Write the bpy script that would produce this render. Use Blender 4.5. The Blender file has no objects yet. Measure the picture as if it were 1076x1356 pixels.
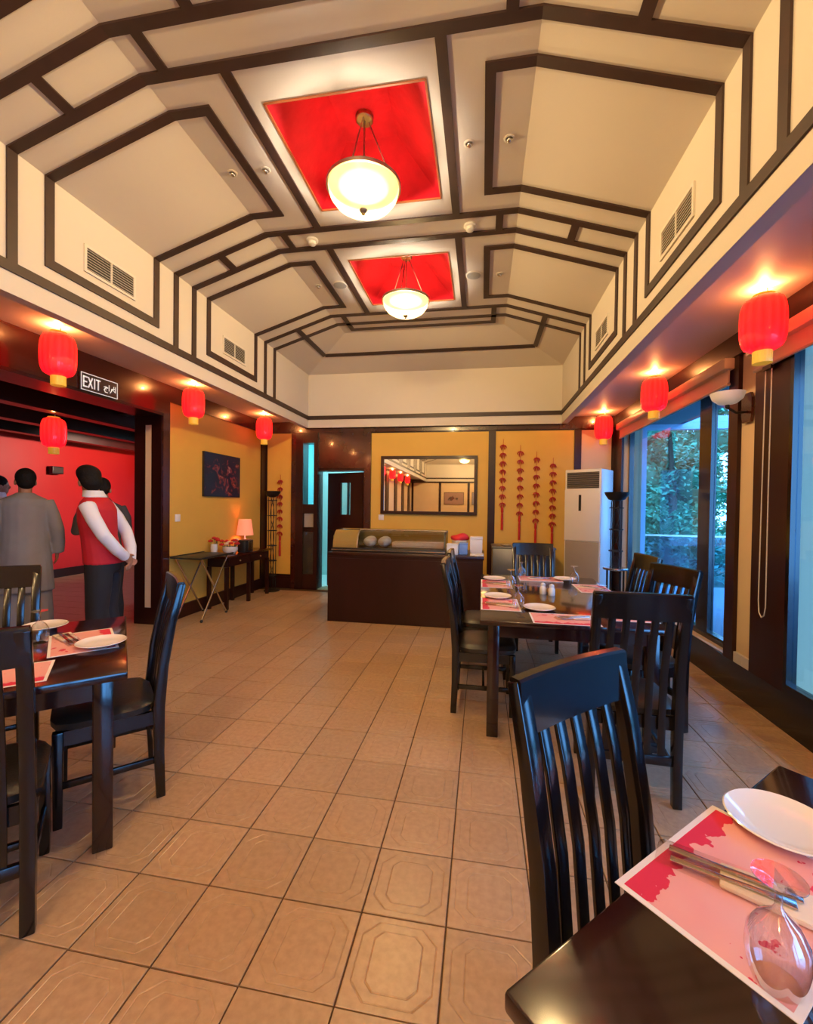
import bpy, bmesh, math, random
from mathutils import Vector, Matrix, Euler
random.seed(7)
D = bpy.data
SC = bpy.context.scene
COL = SC.collection
PI = math.pi

# ------------------------------------------------------------------ camera
cam_d = D.cameras.new('camera')
cam_d.sensor_fit = 'HORIZONTAL'
cam_d.sensor_width = 36.0
cam_d.lens = 36.0 * 579.703 / 1076.0
cam_d.clip_start = 0.02
cam = D.objects.new('camera', cam_d)
COL.objects.link(cam)
yaw, pitch, roll = 0.16996, -0.01513, 0.01354
fw = Vector((-math.sin(yaw) * math.cos(pitch), math.cos(yaw) * math.cos(pitch), math.sin(pitch)))
rt = Vector((math.cos(yaw), math.sin(yaw), 0))
up = rt.cross(fw)
rt2 = math.cos(roll) * rt + math.sin(roll) * up
up2 = -math.sin(roll) * rt + math.cos(roll) * up
mw = Matrix((rt2, up2, -fw)).transposed().to_4x4()
mw.translation = Vector((0, 0, 1.4536))
cam.matrix_world = mw
SC.camera = cam

# ------------------------------------------------------------------ world, exposure
W = D.worlds.new('world')
SC.world = W
W.use_nodes = True
bg = W.node_tree.nodes['Background']
bg.inputs[0].default_value = (0.42, 0.68, 1.0, 1)
bg.inputs[1].default_value = 8.0
SC.view_settings.view_transform = 'Standard'
SC.view_settings.look = 'None'
SC.view_settings.exposure = 0.6
SC.view_settings.gamma = 1.0
SC.view_settings.use_curve_mapping = False
SC.cycles.use_denoising = True
SC.cycles.max_bounces = 8
SC.cycles.diffuse_bounces = 5
SC.cycles.transparent_max_bounces = 12
SC.cycles.sample_clamp_indirect = 4.0
SC.cycles.caustics_reflective = False
SC.cycles.caustics_refractive = False

PENDANT_W = 150.0      # bulb of each pendant lamp
LANTERN_W = 7.5       # bulb over each paper lantern
WARM = (1.0, 0.85, 0.66)


# ------------------------------------------------------------------ materials
def nd(t, kind, **kw):
    n = t.nodes.new(kind)
    for k, v in kw.items():
        setattr(n, k, v)
    return n


def mat(name, col, rough=0.5, metal=0.0, spec=0.5, coat=0.0, emit=None, estr=0.0, var=None, bump=None, stretch=None, trans=0.0):
    """principled; var=(scale, amount) colour mottling, bump=(scale, strength), stretch = scale vector for both"""
    m = D.materials.new(name)
    m.use_nodes = True
    t = m.node_tree
    b = t.nodes['Principled BSDF']
    c = (col[0], col[1], col[2], 1)
    b.inputs['Base Color'].default_value = c
    b.inputs['Roughness'].default_value = rough
    b.inputs['Metallic'].default_value = metal
    b.inputs['Specular IOR Level'].default_value = spec
    b.inputs['Coat Weight'].default_value = coat
    b.inputs['Coat Roughness'].default_value = 0.08
    b.inputs['Transmission Weight'].default_value = trans
    if emit:
        b.inputs['Emission Color'].default_value = (*emit, 1)
        b.inputs['Emission Strength'].default_value = estr
    if var or bump:
        tc = nd(t, 'ShaderNodeTexCoord')
        src = tc.outputs['Object']
        if stretch:
            mp = nd(t, 'ShaderNodeMapping')
            mp.inputs['Scale'].default_value = stretch
            t.links.new(src, mp.inputs['Vector'])
            src = mp.outputs['Vector']
    if var:
        n = nd(t, 'ShaderNodeTexNoise')
        n.inputs['Scale'].default_value = var[0]
        n.inputs['Detail'].default_value = 5
        t.links.new(src, n.inputs['Vector'])
        mx = nd(t, 'ShaderNodeMix', data_type='RGBA')
        a = var[1]
        mx.inputs[6].default_value = (*[max(0, x * (1 - a)) for x in col], 1)
        mx.inputs[7].default_value = (*[min(1, x * (1 + a)) for x in col], 1)
        t.links.new(n.outputs['Fac'], mx.inputs[0])
        t.links.new(mx.outputs[2], b.inputs['Base Color'])
    if bump:
        n2 = nd(t, 'ShaderNodeTexNoise')
        n2.inputs['Scale'].default_value = bump[0]
        n2.inputs['Detail'].default_value = 3
        t.links.new(src, n2.inputs['Vector'])
        bp = nd(t, 'ShaderNodeBump')
        bp.inputs['Strength'].default_value = bump[1]
        bp.inputs['Distance'].default_value = 0.01
        t.links.new(n2.outputs['Fac'], bp.inputs['Height'])
        t.links.new(bp.outputs['Normal'], b.inputs['Normal'])
    return m


def thin_glass(name, tint, refl=0.9, clear=4.0, edge=0.25, rough=0.02, base=0.03):
    """clear pane: tinted see-through plus mirror reflection growing towards grazing angles"""
    m = D.materials.new(name)
    m.use_nodes = True
    t = m.node_tree
    t.nodes.clear()
    out = nd(t, 'ShaderNodeOutputMaterial')
    tr = nd(t, 'ShaderNodeBsdfTransparent')
    tr.inputs[0].default_value = (*tint, 1)
    gl = nd(t, 'ShaderNodeBsdfGlossy')
    gl.inputs['Color'].default_value = (refl, refl, refl, 1)
    gl.inputs['Roughness'].default_value = rough
    lw = nd(t, 'ShaderNodeLayerWeight')
    lw.inputs[0].default_value = 0.5
    pw = nd(t, 'ShaderNodeMath', operation='POWER')
    pw.inputs[1].default_value = clear
    t.links.new(lw.outputs['Facing'], pw.inputs[0])
    ml = nd(t, 'ShaderNodeMath', operation='MULTIPLY_ADD')
    ml.inputs[1].default_value = min(0.9, edge * 2.5)
    ml.inputs[2].default_value = base
    t.links.new(pw.outputs[0], ml.inputs[0])
    mx = nd(t, 'ShaderNodeMixShader')
    t.links.new(ml.outputs[0], mx.inputs[0])
    t.links.new(tr.outputs[0], mx.inputs[1])
    t.links.new(gl.outputs[0], mx.inputs[2])
    t.links.new(mx.outputs[0], out.inputs[0])
    return m


WOOD = mat('dark_wood', (0.026, 0.005, 0.004), 0.34, spec=0.35, coat=0.08, var=(6, 0.5), stretch=(1, 1, 0.15))
WOODRED = mat('red_brown_wood', (0.050, 0.008, 0.005), 0.25, coat=0.4, var=(5, 0.45), stretch=(1, 0.2, 1))
STRIPM = mat('ceiling_strip_wood', (0.036, 0.015, 0.012), 0.5, var=(9, 0.4))
BLACKW = mat('black_lacquer_wood', (0.006, 0.004, 0.0045), 0.2, spec=0.5, coat=0.2, var=(8, 0.5), stretch=(1, 1, 0.12))
TABLEW = mat('table_wood', (0.018, 0.004, 0.004), 0.16, coat=0.5, var=(7, 0.5), stretch=(1, 0.12, 1))
LEATHER = mat('black_leather', (0.022, 0.018, 0.015), 0.32, spec=0.5, bump=(120, 0.15))
PLASTER = mat('ceiling_plaster', (0.66, 0.60, 0.53), 0.75, var=(1.5, 0.05), bump=(60, 0.05))
SOFFITM = mat('soffit_plaster', (0.66, 0.60, 0.56), 0.55, var=(1.5, 0.05))
YELLOW = mat('yellow_wall_paint', (0.72, 0.43, 0.07), 0.6, var=(2.0, 0.10), bump=(80, 0.05))
CREAM = mat('cream_wall_paint', (0.74, 0.55, 0.33), 0.6, var=(2.0, 0.05))
REDWALL = mat('red_wall_paint', (0.60, 0.014, 0.016), 0.5, var=(1.4, 0.18))
REDPANEL = mat('red_silk_panel', (0.42, 0.005, 0.013), 0.85, spec=0.15, var=(4, 0.6), bump=(24, 0.35))
GROUT = mat('floor_grout', (0.10, 0.055, 0.03), 0.8)
WHITE = mat('white_plastic', (0.75, 0.74, 0.72), 0.35)
OFFWHITE = mat('ac_white', (0.72, 0.68, 0.64), 0.35)
ACGREY = mat('ac_grey', (0.30, 0.25, 0.21), 0.4)
BLACK = mat('black_plastic', (0.012, 0.012, 0.013), 0.4)
CHINA = mat('white_china', (0.85, 0.80, 0.74), 0.12, coat=0.5)
STEEL = mat('steel', (0.62, 0.60, 0.58), 0.22, metal=1.0)
DARKSTEEL = mat('grey_steel', (0.17, 0.17, 0.18), 0.35, metal=0.6)
IRON = mat('black_iron', (0.02, 0.018, 0.018), 0.45, metal=0.5)
BRASS = mat('brass', (0.55, 0.40, 0.18), 0.3, metal=1.0)
NICKEL = mat('dull_nickel', (0.42, 0.38, 0.32), 0.35, metal=1.0)
PANM = mat('bulb_shield_brass', (0.30, 0.24, 0.14), 0.5)
VENTM = mat('vent_white', (0.70, 0.64, 0.57), 0.5)
VENTD = mat('vent_dark', (0.05, 0.045, 0.04), 0.7)
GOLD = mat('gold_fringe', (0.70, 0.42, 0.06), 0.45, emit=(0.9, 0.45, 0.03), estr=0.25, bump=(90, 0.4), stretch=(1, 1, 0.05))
MIRROR = mat('mirror_silver', (0.86, 0.85, 0.84), 0.01, metal=1.0)
CLEAR = thin_glass('clear_glass', (0.965, 0.965, 0.97), 1.0, clear=1.8, edge=0.36, base=0.09)
PANE = thin_glass('blue_window_glass', (0.56, 0.80, 1.0), 0.9, edge=0.2)
CASEG = thin_glass('case_glass', (0.86, 0.84, 0.80), 0.9, edge=0.3)
AQUA = mat("aqua_kitchen_light", (0.42, 0.74, 0.76), 0.6, emit=(0.16, 0.62, 0.70), estr=0.0)
FROST = thin_glass('aqua_glass', (0.6, 0.95, 1.0), 0.5, edge=0.1)
SHADE = mat('pink_lampshade', (0.70, 0.26, 0.16), 0.6, emit=(1.0, 0.26, 0.13), estr=0.45)
CHILI = mat('chili_red', (0.42, 0.012, 0.008), 0.3)
TASSEL = mat('tassel_red', (0.50, 0.012, 0.010), 0.7)
SKIN = mat('skin', (0.36, 0.17, 0.10), 0.5)
HAIR = mat('black_hair', (0.006, 0.005, 0.005), 0.75, spec=0.2, bump=(70, 0.5))
GREYCLOTH = mat('grey_cotton', (0.23, 0.225, 0.235), 0.85, var=(7, 0.15), bump=(9, 0.35))
DARKCLOTH = mat('charcoal_cloth', (0.05, 0.05, 0.058), 0.85, var=(7, 0.2))
BLACKCLOTH = mat('black_trouser_cloth', (0.010, 0.011, 0.014), 0.8)
VESTM = mat('red_vest_cloth', (0.50, 0.010, 0.022), 0.75, var=(9, 0.15), bump=(14, 0.2))
SHIRT = mat('white_shirt_cloth', (0.74, 0.76, 0.80), 0.8, bump=(14, 0.3))
NAPKIN = mat('beige_napkin', (0.78, 0.64, 0.50), 0.85, bump=(120, 0.1))
SLEEVE = thin_glass('plastic_sleeve', (0.97, 0.95, 0.95), 0.9, edge=0.2)
BLIND = mat('blind_cassette', (0.62, 0.50, 0.40), 0.4)
OUTWALL = mat('verandah_wall', (0.27, 0.38, 0.54), 0.8, var=(1.5, 0.08))
OUTFLOOR = mat('verandah_floor', (0.10, 0.16, 0.24), 0.5)
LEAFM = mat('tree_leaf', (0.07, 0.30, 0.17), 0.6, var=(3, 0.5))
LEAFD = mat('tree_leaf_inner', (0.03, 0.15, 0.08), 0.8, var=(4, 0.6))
BARK = mat('tree_bark', (0.10, 0.07, 0.05), 0.9)
SIGNG = mat('exit_sign_dark', (0.03, 0.045, 0.035), 0.4)
SIGNW = mat('exit_sign_letters', (0.72, 0.74, 0.68), 0.5, emit=(0.8, 0.85, 0.75), estr=0.35)
PORC = mat('porcelain', (0.70, 0.68, 0.66), 0.2)
BAGW = mat('white_cloth_bag', (0.72, 0.72, 0.72), 0.8, bump=(20, 0.4))
REDCL = mat('red_cloth', (0.65, 0.02, 0.03), 0.7, bump=(20, 0.4))
BLUEB = mat('blue_box', (0.16, 0.30, 0.62), 0.5)
CASEGOLD = mat('gold_panel_and_reflection', (0.30, 0.20, 0.05), 0.18, coat=0.4)
ROSE = mat('rose_red', (0.50, 0.008, 0.012), 0.6)
ROSEW = mat('rose_cream', (0.75, 0.60, 0.52), 0.6)
GREENL = mat('green_leaf', (0.05, 0.12, 0.03), 0.6)
CORDM = mat('blind_cord', (0.62, 0.60, 0.60), 0.6)
OFFBULB = mat('sconce_alabaster', (0.70, 0.60, 0.52), 0.3, emit=(1.0, 0.8, 0.6), estr=0.12)


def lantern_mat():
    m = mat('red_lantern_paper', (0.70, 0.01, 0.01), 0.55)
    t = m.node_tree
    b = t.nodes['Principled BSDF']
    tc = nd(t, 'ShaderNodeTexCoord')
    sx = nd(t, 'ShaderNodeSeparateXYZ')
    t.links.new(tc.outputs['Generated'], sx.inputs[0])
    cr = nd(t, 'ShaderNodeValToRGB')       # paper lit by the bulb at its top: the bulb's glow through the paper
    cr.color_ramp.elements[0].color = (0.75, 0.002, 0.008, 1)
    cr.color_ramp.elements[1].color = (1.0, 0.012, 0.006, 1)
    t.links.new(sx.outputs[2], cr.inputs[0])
    so_ = nd(t, 'ShaderNodeSeparateXYZ')   # folds of the paper: sixteen gores, their shading put into the glow
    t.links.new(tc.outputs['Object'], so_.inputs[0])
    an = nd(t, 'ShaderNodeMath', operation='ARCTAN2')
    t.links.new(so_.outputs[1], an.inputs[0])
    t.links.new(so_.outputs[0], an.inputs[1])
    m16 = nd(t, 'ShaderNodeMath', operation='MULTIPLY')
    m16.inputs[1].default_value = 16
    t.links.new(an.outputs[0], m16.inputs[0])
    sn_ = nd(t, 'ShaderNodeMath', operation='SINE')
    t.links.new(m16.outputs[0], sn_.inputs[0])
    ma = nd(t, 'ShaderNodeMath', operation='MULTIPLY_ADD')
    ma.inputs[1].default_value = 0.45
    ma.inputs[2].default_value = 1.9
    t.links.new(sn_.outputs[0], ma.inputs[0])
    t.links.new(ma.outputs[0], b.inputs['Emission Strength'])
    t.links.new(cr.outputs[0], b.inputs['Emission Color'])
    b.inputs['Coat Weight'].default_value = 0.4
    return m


LANTERN = lantern_mat()


def bowl_mat():
    """alabaster glass bowl: glows and lets the bulb's light through"""
    m = D.materials.new('alabaster_glass')
    m.use_nodes = True
    t = m.node_tree
    b = t.nodes['Principled BSDF']
    b.inputs['Base Color'].default_value = (0.85, 0.78, 0.58, 1)
    b.inputs['Roughness'].default_value = 0.3
    out = t.nodes['Material Output']
    n = nd(t, 'ShaderNodeTexNoise')
    n.inputs['Scale'].default_value = 5
    cr = nd(t, 'ShaderNodeValToRGB')
    cr.color_ramp.elements[0].position = 0.35
    cr.color_ramp.elements[0].color = (0.95, 0.78, 0.42, 1)
    cr.color_ramp.elements[1].position = 0.7
    cr.color_ramp.elements[1].color = (1.0, 0.92, 0.70, 1)
    tc = nd(t, 'ShaderNodeTexCoord')
    t.links.new(tc.outputs['Object'], n.inputs['Vector'])
    t.links.new(n.outputs['Fac'], cr.inputs[0])
    t.links.new(cr.outputs[0], b.inputs['Emission Color'])
    b.inputs['Emission Strength'].default_value = 0.5
    tr = nd(t, 'ShaderNodeBsdfTransparent')
    tr.inputs[0].default_value = (1, 0.9, 0.68, 1)
    mx = nd(t, 'ShaderNodeMixShader')
    mx.inputs[0].default_value = 0.62
    t.links.new(b.outputs[0], mx.inputs[1])
    t.links.new(tr.outputs[0], mx.inputs[2])
    t.links.new(mx.outputs[0], out.inputs[0])
    return m


BOWL = bowl_mat()


def tile_mat():
    m = mat('tan_floor_tile', (0.46, 0.27, 0.15), 0.31, spec=0.5)
    t = m.node_tree
    b = t.nodes['Principled BSDF']
    g = nd(t, 'ShaderNodeNewGeometry')
    oi = nd(t, 'ShaderNodeObjectInfo')
    n1 = nd(t, 'ShaderNodeTexNoise')
    n1.inputs['Scale'].default_value = 1.1
    n2 = nd(t, 'ShaderNodeTexNoise')
    n2.inputs['Scale'].default_value = 38
    n2.inputs['Detail'].default_value = 6
    t.links.new(g.outputs['Position'], n1.inputs['Vector'])
    t.links.new(g.outputs['Position'], n2.inputs['Vector'])
    a = nd(t, 'ShaderNodeMix', data_type='RGBA')
    a.inputs[6].default_value = (0.42, 0.262, 0.142, 1)
    a.inputs[7].default_value = (0.57, 0.385, 0.235, 1)
    t.links.new(n1.outputs['Fac'], a.inputs[0])
    c = nd(t, 'ShaderNodeMix', data_type='RGBA', blend_type='MULTIPLY')
    c.inputs[0].default_value = 0.5
    cr = nd(t, 'ShaderNodeValToRGB')
    cr.color_ramp.elements[0].position = 0.3
    cr.color_ramp.elements[0].color = (0.66, 0.62, 0.6, 1)
    cr.color_ramp.elements[1].position = 0.65
    t.links.new(n2.outputs['Fac'], cr.inputs[0])
    t.links.new(a.outputs[2], c.inputs[6])
    t.links.new(cr.outputs[0], c.inputs[7])
    hs = nd(t, 'ShaderNodeHueSaturation')
    mr = nd(t, 'ShaderNodeMapRange')
    mr.inputs['To Min'].default_value = 0.93
    mr.inputs['To Max'].default_value = 1.07
    t.links.new(oi.outputs['Random'], mr.inputs['Value'])
    t.links.new(mr.outputs['Result'], hs.inputs['Value'])
    t.links.new(c.outputs[2], hs.inputs['Color'])
    t.links.new(hs.outputs['Color'], b.inputs['Base Color'])
    bp = nd(t, 'ShaderNodeBump')
    bp.inputs['Strength'].default_value = 0.12
    bp.inputs['Distance'].default_value = 0.004
    t.links.new(n2.outputs['Fac'], bp.inputs['Height'])
    t.links.new(bp.outputs['Normal'], b.inputs['Normal'])
    return m


TILE = tile_mat()


def placemat_mat():
    """pink printed paper with a white margin and deep pink blossom blots"""
    m = mat('pink_placemat_print', (0.8, 0.4, 0.4), 0.55)
    t = m.node_tree
    b = t.nodes['Principled BSDF']
    tc = nd(t, 'ShaderNodeTexCoord')
    sx = nd(t, 'ShaderNodeSeparateXYZ')
    t.links.new(tc.outputs['Generated'], sx.inputs[0])

    def math_(op, a, bb=None):
        n = nd(t, 'ShaderNodeMath', operation=op)
        for i, v in enumerate((a, bb)):
            if v is None:
                continue
            if isinstance(v, (int, float)):
                n.inputs[i].default_value = v
            else:
                t.links.new(v, n.inputs[i])
        return n.outputs[0]
    ex = math_('MULTIPLY', math_('ABSOLUTE', math_('SUBTRACT', sx.outputs[0], 0.5)), 2)
    ey = math_('MULTIPLY', math_('ABSOLUTE', math_('SUBTRACT', sx.outputs[1], 0.5)), 2)
    border = math_('MAXIMUM', math_('GREATER_THAN', ex, 0.945), math_('GREATER_THAN', ey, 0.915))
    n1 = nd(t, 'ShaderNodeTexNoise')
    n1.inputs['Scale'].default_value = 22
    n1.inputs['Detail'].default_value = 4
    t.links.new(tc.outputs['Object'], n1.inputs['Vector'])
    n2 = nd(t, 'ShaderNodeTexNoise')
    n2.inputs['Scale'].default_value = 6
    t.links.new(tc.outputs['Object'], n2.inputs['Vector'])
    # blots gather along one long side (y near 0) and one far corner
    side = math_('SUBTRACT', math_('MULTIPLY', n1.outputs['Fac'], 0.75), math_('MULTIPLY', sx.outputs[1], 1.6))
    blot1 = math_('GREATER_THAN', side, 0.08)
    corner = math_('MULTIPLY', math_('GREATER_THAN', sx.outputs[1], 0.62), math_('GREATER_THAN', n1.outputs['Fac'], 0.60))
    blot = math_('MINIMUM', math_('ADD', blot1, corner), 1)
    soft = nd(t, 'ShaderNodeMix', data_type='RGBA')
    soft.inputs[6].default_value = (0.82, 0.50, 0.46, 1)
    soft.inputs[7].default_value = (0.80, 0.27, 0.27, 1)
    t.links.new(n2.outputs['Fac'], soft.inputs[0])
    m1 = nd(t, 'ShaderNodeMix', data_type='RGBA')
    t.links.new(blot, m1.inputs[0])
    t.links.new(soft.outputs[2], m1.inputs[6])
    m1.inputs[7].default_value = (0.66, 0.022, 0.075, 1)
    m2 = nd(t, 'ShaderNodeMix', data_type='RGBA')
    t.links.new(border, m2.inputs[0])
    t.links.new(m1.outputs[2], m2.inputs[6])
    m2.inputs[7].default_value = (0.86, 0.80, 0.78, 1)
    t.links.new(m2.outputs[2], b.inputs['Base Color'])
    return m


MATPRINT = placemat_mat()


def painting_mat(name, bgc, c1, c2, scale, thr, off):
    m = mat(name, bgc, 0.35)
    t = m.node_tree
    b = t.nodes['Principled BSDF']
    tc = nd(t, 'ShaderNodeTexCoord')
    mp = nd(t, 'ShaderNodeMapping')
    mp.inputs['Location'].default_value = off
    t.links.new(tc.outputs['Object'], mp.inputs[0])
    n = nd(t, 'ShaderNodeTexNoise')
    n.inputs['Scale'].default_value = scale
    n.inputs['Detail'].default_value = 5
    n.inputs['Distortion'].default_value = 1.2
    t.links.new(mp.outputs[0], n.inputs['Vector'])
    # the figure sits right of the middle: fade with distance from there
    gd = nd(t, 'ShaderNodeVectorMath', operation='DISTANCE')
    gd.inputs[1].default_value = (0.5, 0.62, 0.42)
    t.links.new(tc.outputs['Generated'], gd.inputs[0])
    sub = nd(t, 'ShaderNodeMath', operation='SUBTRACT')
    mul = nd(t, 'ShaderNodeMath', operation='MULTIPLY')
    mul.inputs[1].default_value = 0.55
    t.links.new(gd.outputs['Value'], mul.inputs[0])
    t.links.new(n.outputs['Fac'], sub.inputs[0])
    t.links.new(mul.outputs[0], sub.inputs[1])
    cr = nd(t, 'ShaderNodeValToRGB')
    e = cr.color_ramp.elements
    e[0].position = thr
    e[0].color = (*bgc, 1)
    e[1].position = thr + 0.10
    e[1].color = (*c1, 1)
    e2 = cr.color_ramp.elements.new(thr + 0.2)
    e2.color = (*c2, 1)
    t.links.new(sub.outputs[0], cr.inputs[0])
    t.links.new(cr.outputs[0], b.inputs['Base Color'])
    return m


PAINT1 = painting_mat('dark_figure_painting', (0.012, 0.010, 0.035), (0.25, 0.035, 0.03), (0.42, 0.22, 0.18), 8, 0.20, (0, 0, 0))
PAINT2 = painting_mat('dark_hill_painting', (0.35, 0.20, 0.16), (0.03, 0.02, 0.02), (0.5, 0.03, 0.02), 3, 0.35, (3, 1, 0))
PAINT3 = painting_mat('violet_landscape_painting', (0.30, 0.27, 0.36), (0.6, 0.55, 0.6), (0.10, 0.08, 0.12), 4, 0.35, (1, 5, 2))


# ------------------------------------------------------------------ mesh helpers
class MB:
    def __init__(s):
        s.v, s.f = [], []

    def add(s, vs, fs):
        o = len(s.v)
        s.v += [tuple(p) for p in vs]
        s.f += [tuple(o + i for i in f) for f in fs]
        return s

    def box(s, x0, y0, z0, x1, y1, z1):
        x0, x1 = min(x0, x1), max(x0, x1)
        y0, y1 = min(y0, y1), max(y0, y1)
        z0, z1 = min(z0, z1), max(z0, z1)
        return s.add([(x0, y0, z0), (x1, y0, z0), (x1, y1, z0), (x0, y1, z0), (x0, y0, z1), (x1, y0, z1), (x1, y1, z1), (x0, y1, z1)],
                     [(3, 2, 1, 0), (4, 5, 6, 7), (0, 1, 5, 4), (1, 2, 6, 5), (2, 3, 7, 6), (3, 0, 4, 7)])

    def bar(s, p, q, w, h, side=(1, 0, 0), w2=None, h2=None):
        """box from p to q; w along side, h along the third axis"""
        p, q = Vector(p), Vector(q)
        d = (q - p).normalized()
        sd = Vector(side)
        sd = (sd - d * sd.dot(d)).normalized()
        th = d.cross(sd)
        w2 = w if w2 is None else w2
        h2 = h if h2 is None else h2
        vs = []
        for c, a, b in ((p, w / 2, h / 2), (q, w2 / 2, h2 / 2)):
            vs += [c - sd * a - th * b, c + sd * a - th * b, c + sd * a + th * b, c - sd * a + th * b]
        return s.add(vs, [(3, 2, 1, 0), (4, 5, 6, 7), (0, 1, 5, 4), (1, 2, 6, 5), (2, 3, 7, 6), (3, 0, 4, 7)])

    def path(s, pts, w, h, side=(1, 0, 0)):
        """square-section sweep along pts; w, h numbers or lists"""
        pts = [Vector(p) for p in pts]
        n = len(pts)
        W_ = w if isinstance(w, (list, tuple)) else [w] * n
        H_ = h if isinstance(h, (list, tuple)) else [h] * n
        vs, fs = [], []
        for i, p in enumerate(pts):
            d = (pts[min(i + 1, n - 1)] - pts[max(i - 1, 0)]).normalized()
            sd = Vector(side)
            sd = (sd - d * sd.dot(d)).normalized()
            th = d.cross(sd)
            a, b = W_[i] / 2, H_[i] / 2
            vs += [p - sd * a - th * b, p + sd * a - th * b, p + sd * a + th * b, p - sd * a + th * b]
        for i in range(n - 1):
            o = 4 * i
            for k in range(4):
                k2 = (k + 1) % 4
                fs.append((o + k, o + k2, o + 4 + k2, o + 4 + k))
        fs.append((3, 2, 1, 0))
        o = 4 * (n - 1)
        fs.append((o, o + 1, o + 2, o + 3))
        return s.add(vs, fs)

    def rings(s, rings, cap0=True, cap1=True, close=False):
        n = len(rings[0])
        vs = [p for r in rings for p in r]
        fs = []
        m = len(rings)
        for i in range(m if close else m - 1):
            a, b = i * n, ((i + 1) % m) * n
            for k in range(n):
                k2 = (k + 1) % n
                fs.append((a + k, a + k2, b + k2, b + k))
        if cap0 and not close:
            fs.append(tuple(reversed(range(n))))
        if cap1 and not close:
            fs.append(tuple(range((m - 1) * n, m * n)))
        return s.add(vs, fs)

    def tube(s, pts, r, n=8, caps=True, ry=None, side=(1, 0.01, 0.02)):
        pts = [Vector(p) for p in pts]
        m = len(pts)
        R = r if isinstance(r, (list, tuple)) else [r] * m
        RY = ry if isinstance(ry, (list, tuple)) else ([ry] * m if ry else R)
        rs = []
        sd = Vector(side)
        for i, p in enumerate(pts):
            d = (pts[min(i + 1, m - 1)] - pts[max(i - 1, 0)]).normalized()
            sd2 = sd - d * sd.dot(d)
            if sd2.length < 1e-4:
                sd2 = Vector((0, 1, 0)) - d * d.y
            sd2.normalize()
            th = d.cross(sd2)
            sd = sd2
            rs.append([p + sd2 * R[i] * math.cos(2 * PI * k / n) + th * RY[i] * math.sin(2 * PI * k / n) for k in range(n)])
        return s.rings(rs, caps, caps)

    def lathe(s, prof, n=20, c=(0, 0, 0), closed=False):
        rs = [[(c[0] + r * math.cos(2 * PI * k / n), c[1] + r * math.sin(2 * PI * k / n), c[2] + z) for k in range(n)] for r, z in prof]
        return s.rings(rs, not closed, not closed, close=closed)

    def ell(s, c, rx, ry, rz, n=14, m=9, rot=None):
        rs = []
        for i in range(m + 1):
            a = -PI / 2 + PI * (i + 0.0) / m
            a = max(-PI / 2 + 0.06, min(PI / 2 - 0.06, a))
            ring = []
            for k in range(n):
                p = Vector((rx * math.cos(a) * math.cos(2 * PI * k / n), ry * math.cos(a) * math.sin(2 * PI * k / n), rz * math.sin(a)))
                if rot:
                    p = rot @ p
                ring.append(p + Vector(c))
            rs.append(ring)
        return s.rings(rs)

    def prism(s, poly, z0, z1):
        n = len(poly)
        vs = [(x, y, z0) for x, y in poly] + [(x, y, z1) for x, y in poly]
        fs = [tuple(reversed(range(n))), tuple(range(n, 2 * n))] + [(k, (k + 1) % n, n + (k + 1) % n, n + k) for k in range(n)]
        return s.add(vs, fs)

    def xf(s, M):
        s.v = [tuple(M @ Vector(p)) for p in s.v]
        return s

    def build(s, name, m, parent=None, smooth=None, bevel=0.0, kind=None):
        me = D.meshes.new(name)
        me.from_pydata(s.v, [], s.f)
        bm = bmesh.new()
        bm.from_mesh(me)
        bmesh.ops.recalc_face_normals(bm, faces=bm.faces)
        if bevel:
            bmesh.ops.bevel(bm, geom=[e for e in bm.edges if len(e.link_faces) == 2 and e.calc_face_angle() > 0.6], offset=bevel,
                            segments=2, profile=0.5, affect='EDGES', clamp_overlap=True)
        bm.to_mesh(me)
        bm.free()
        if smooth or bevel:
            for p in me.polygons:
                p.use_smooth = True
            me.set_sharp_from_angle(angle=math.radians(smooth if smooth else 35))
        me.materials.append(m)
        o = D.objects.new(name, me)
        COL.objects.link(o)
        if parent:
            o.parent = parent
        if kind:
            o['kind'] = kind
        return o


def T(name, label, cat, loc=(0, 0, 0), rz=0.0, group=None):
    o = D.objects.new(name, None)
    o.empty_display_size = 0.1
    COL.objects.link(o)
    o.location = loc
    o.rotation_euler = (0, 0, rz)
    return tag(o, label, cat, group)


def tag(o, label, cat=None, group=None, kind=None):
    o['label'] = label
    if cat:
        o['category'] = cat
    if group:
        o['group'] = group
    if kind:
        o['kind'] = kind
    return o


def copy_tree(o, label, loc=None, rz=None, parent=None, top=True):
    c = o.copy()
    COL.objects.link(c)
    c.parent = parent
    if top:
        c['label'] = label
        c.location = loc
        c.rotation_euler = (0, 0, rz)
    for ch in o.children:
        copy_tree(ch, None, parent=c, top=False)
    return c


def point_light(name, parent, loc, watt, col, radius):
    l = D.lights.new(name, 'POINT')
    l.energy = watt
    l.color = col
    l.shadow_soft_size = radius
    o = D.objects.new(name, l)
    COL.objects.link(o)
    o.parent = parent
    o.location = loc
    return o


def box(name, m, parent, *a, bevel=0.0):
    return MB().box(*a).build(name, m, parent, bevel=bevel)


# ------------------------------------------------------------------ the room: measures in metres, camera at x=y=0, +y down the room
XL, XR, YB, YF = -3.72, 1.99, 7.10, -9.0       # inner faces of the walls
ZS, ZLIP = 2.85, 2.735                         # soffit, lower lip of the tray
CL, CR = -2.90, 1.18                           # upright faces of the ceiling tray
FLX0, FLX1 = -1.98, 0.26                       # flat middle
ZF1, ZF2 = 3.62, 3.915                         # folds
HB, HF = 7.00, -8.88                           # upright ends of the tray
PITCH = 1.743
GX, GY, TS = -0.0985, 0.8952, 0.30             # tile grid

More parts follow.
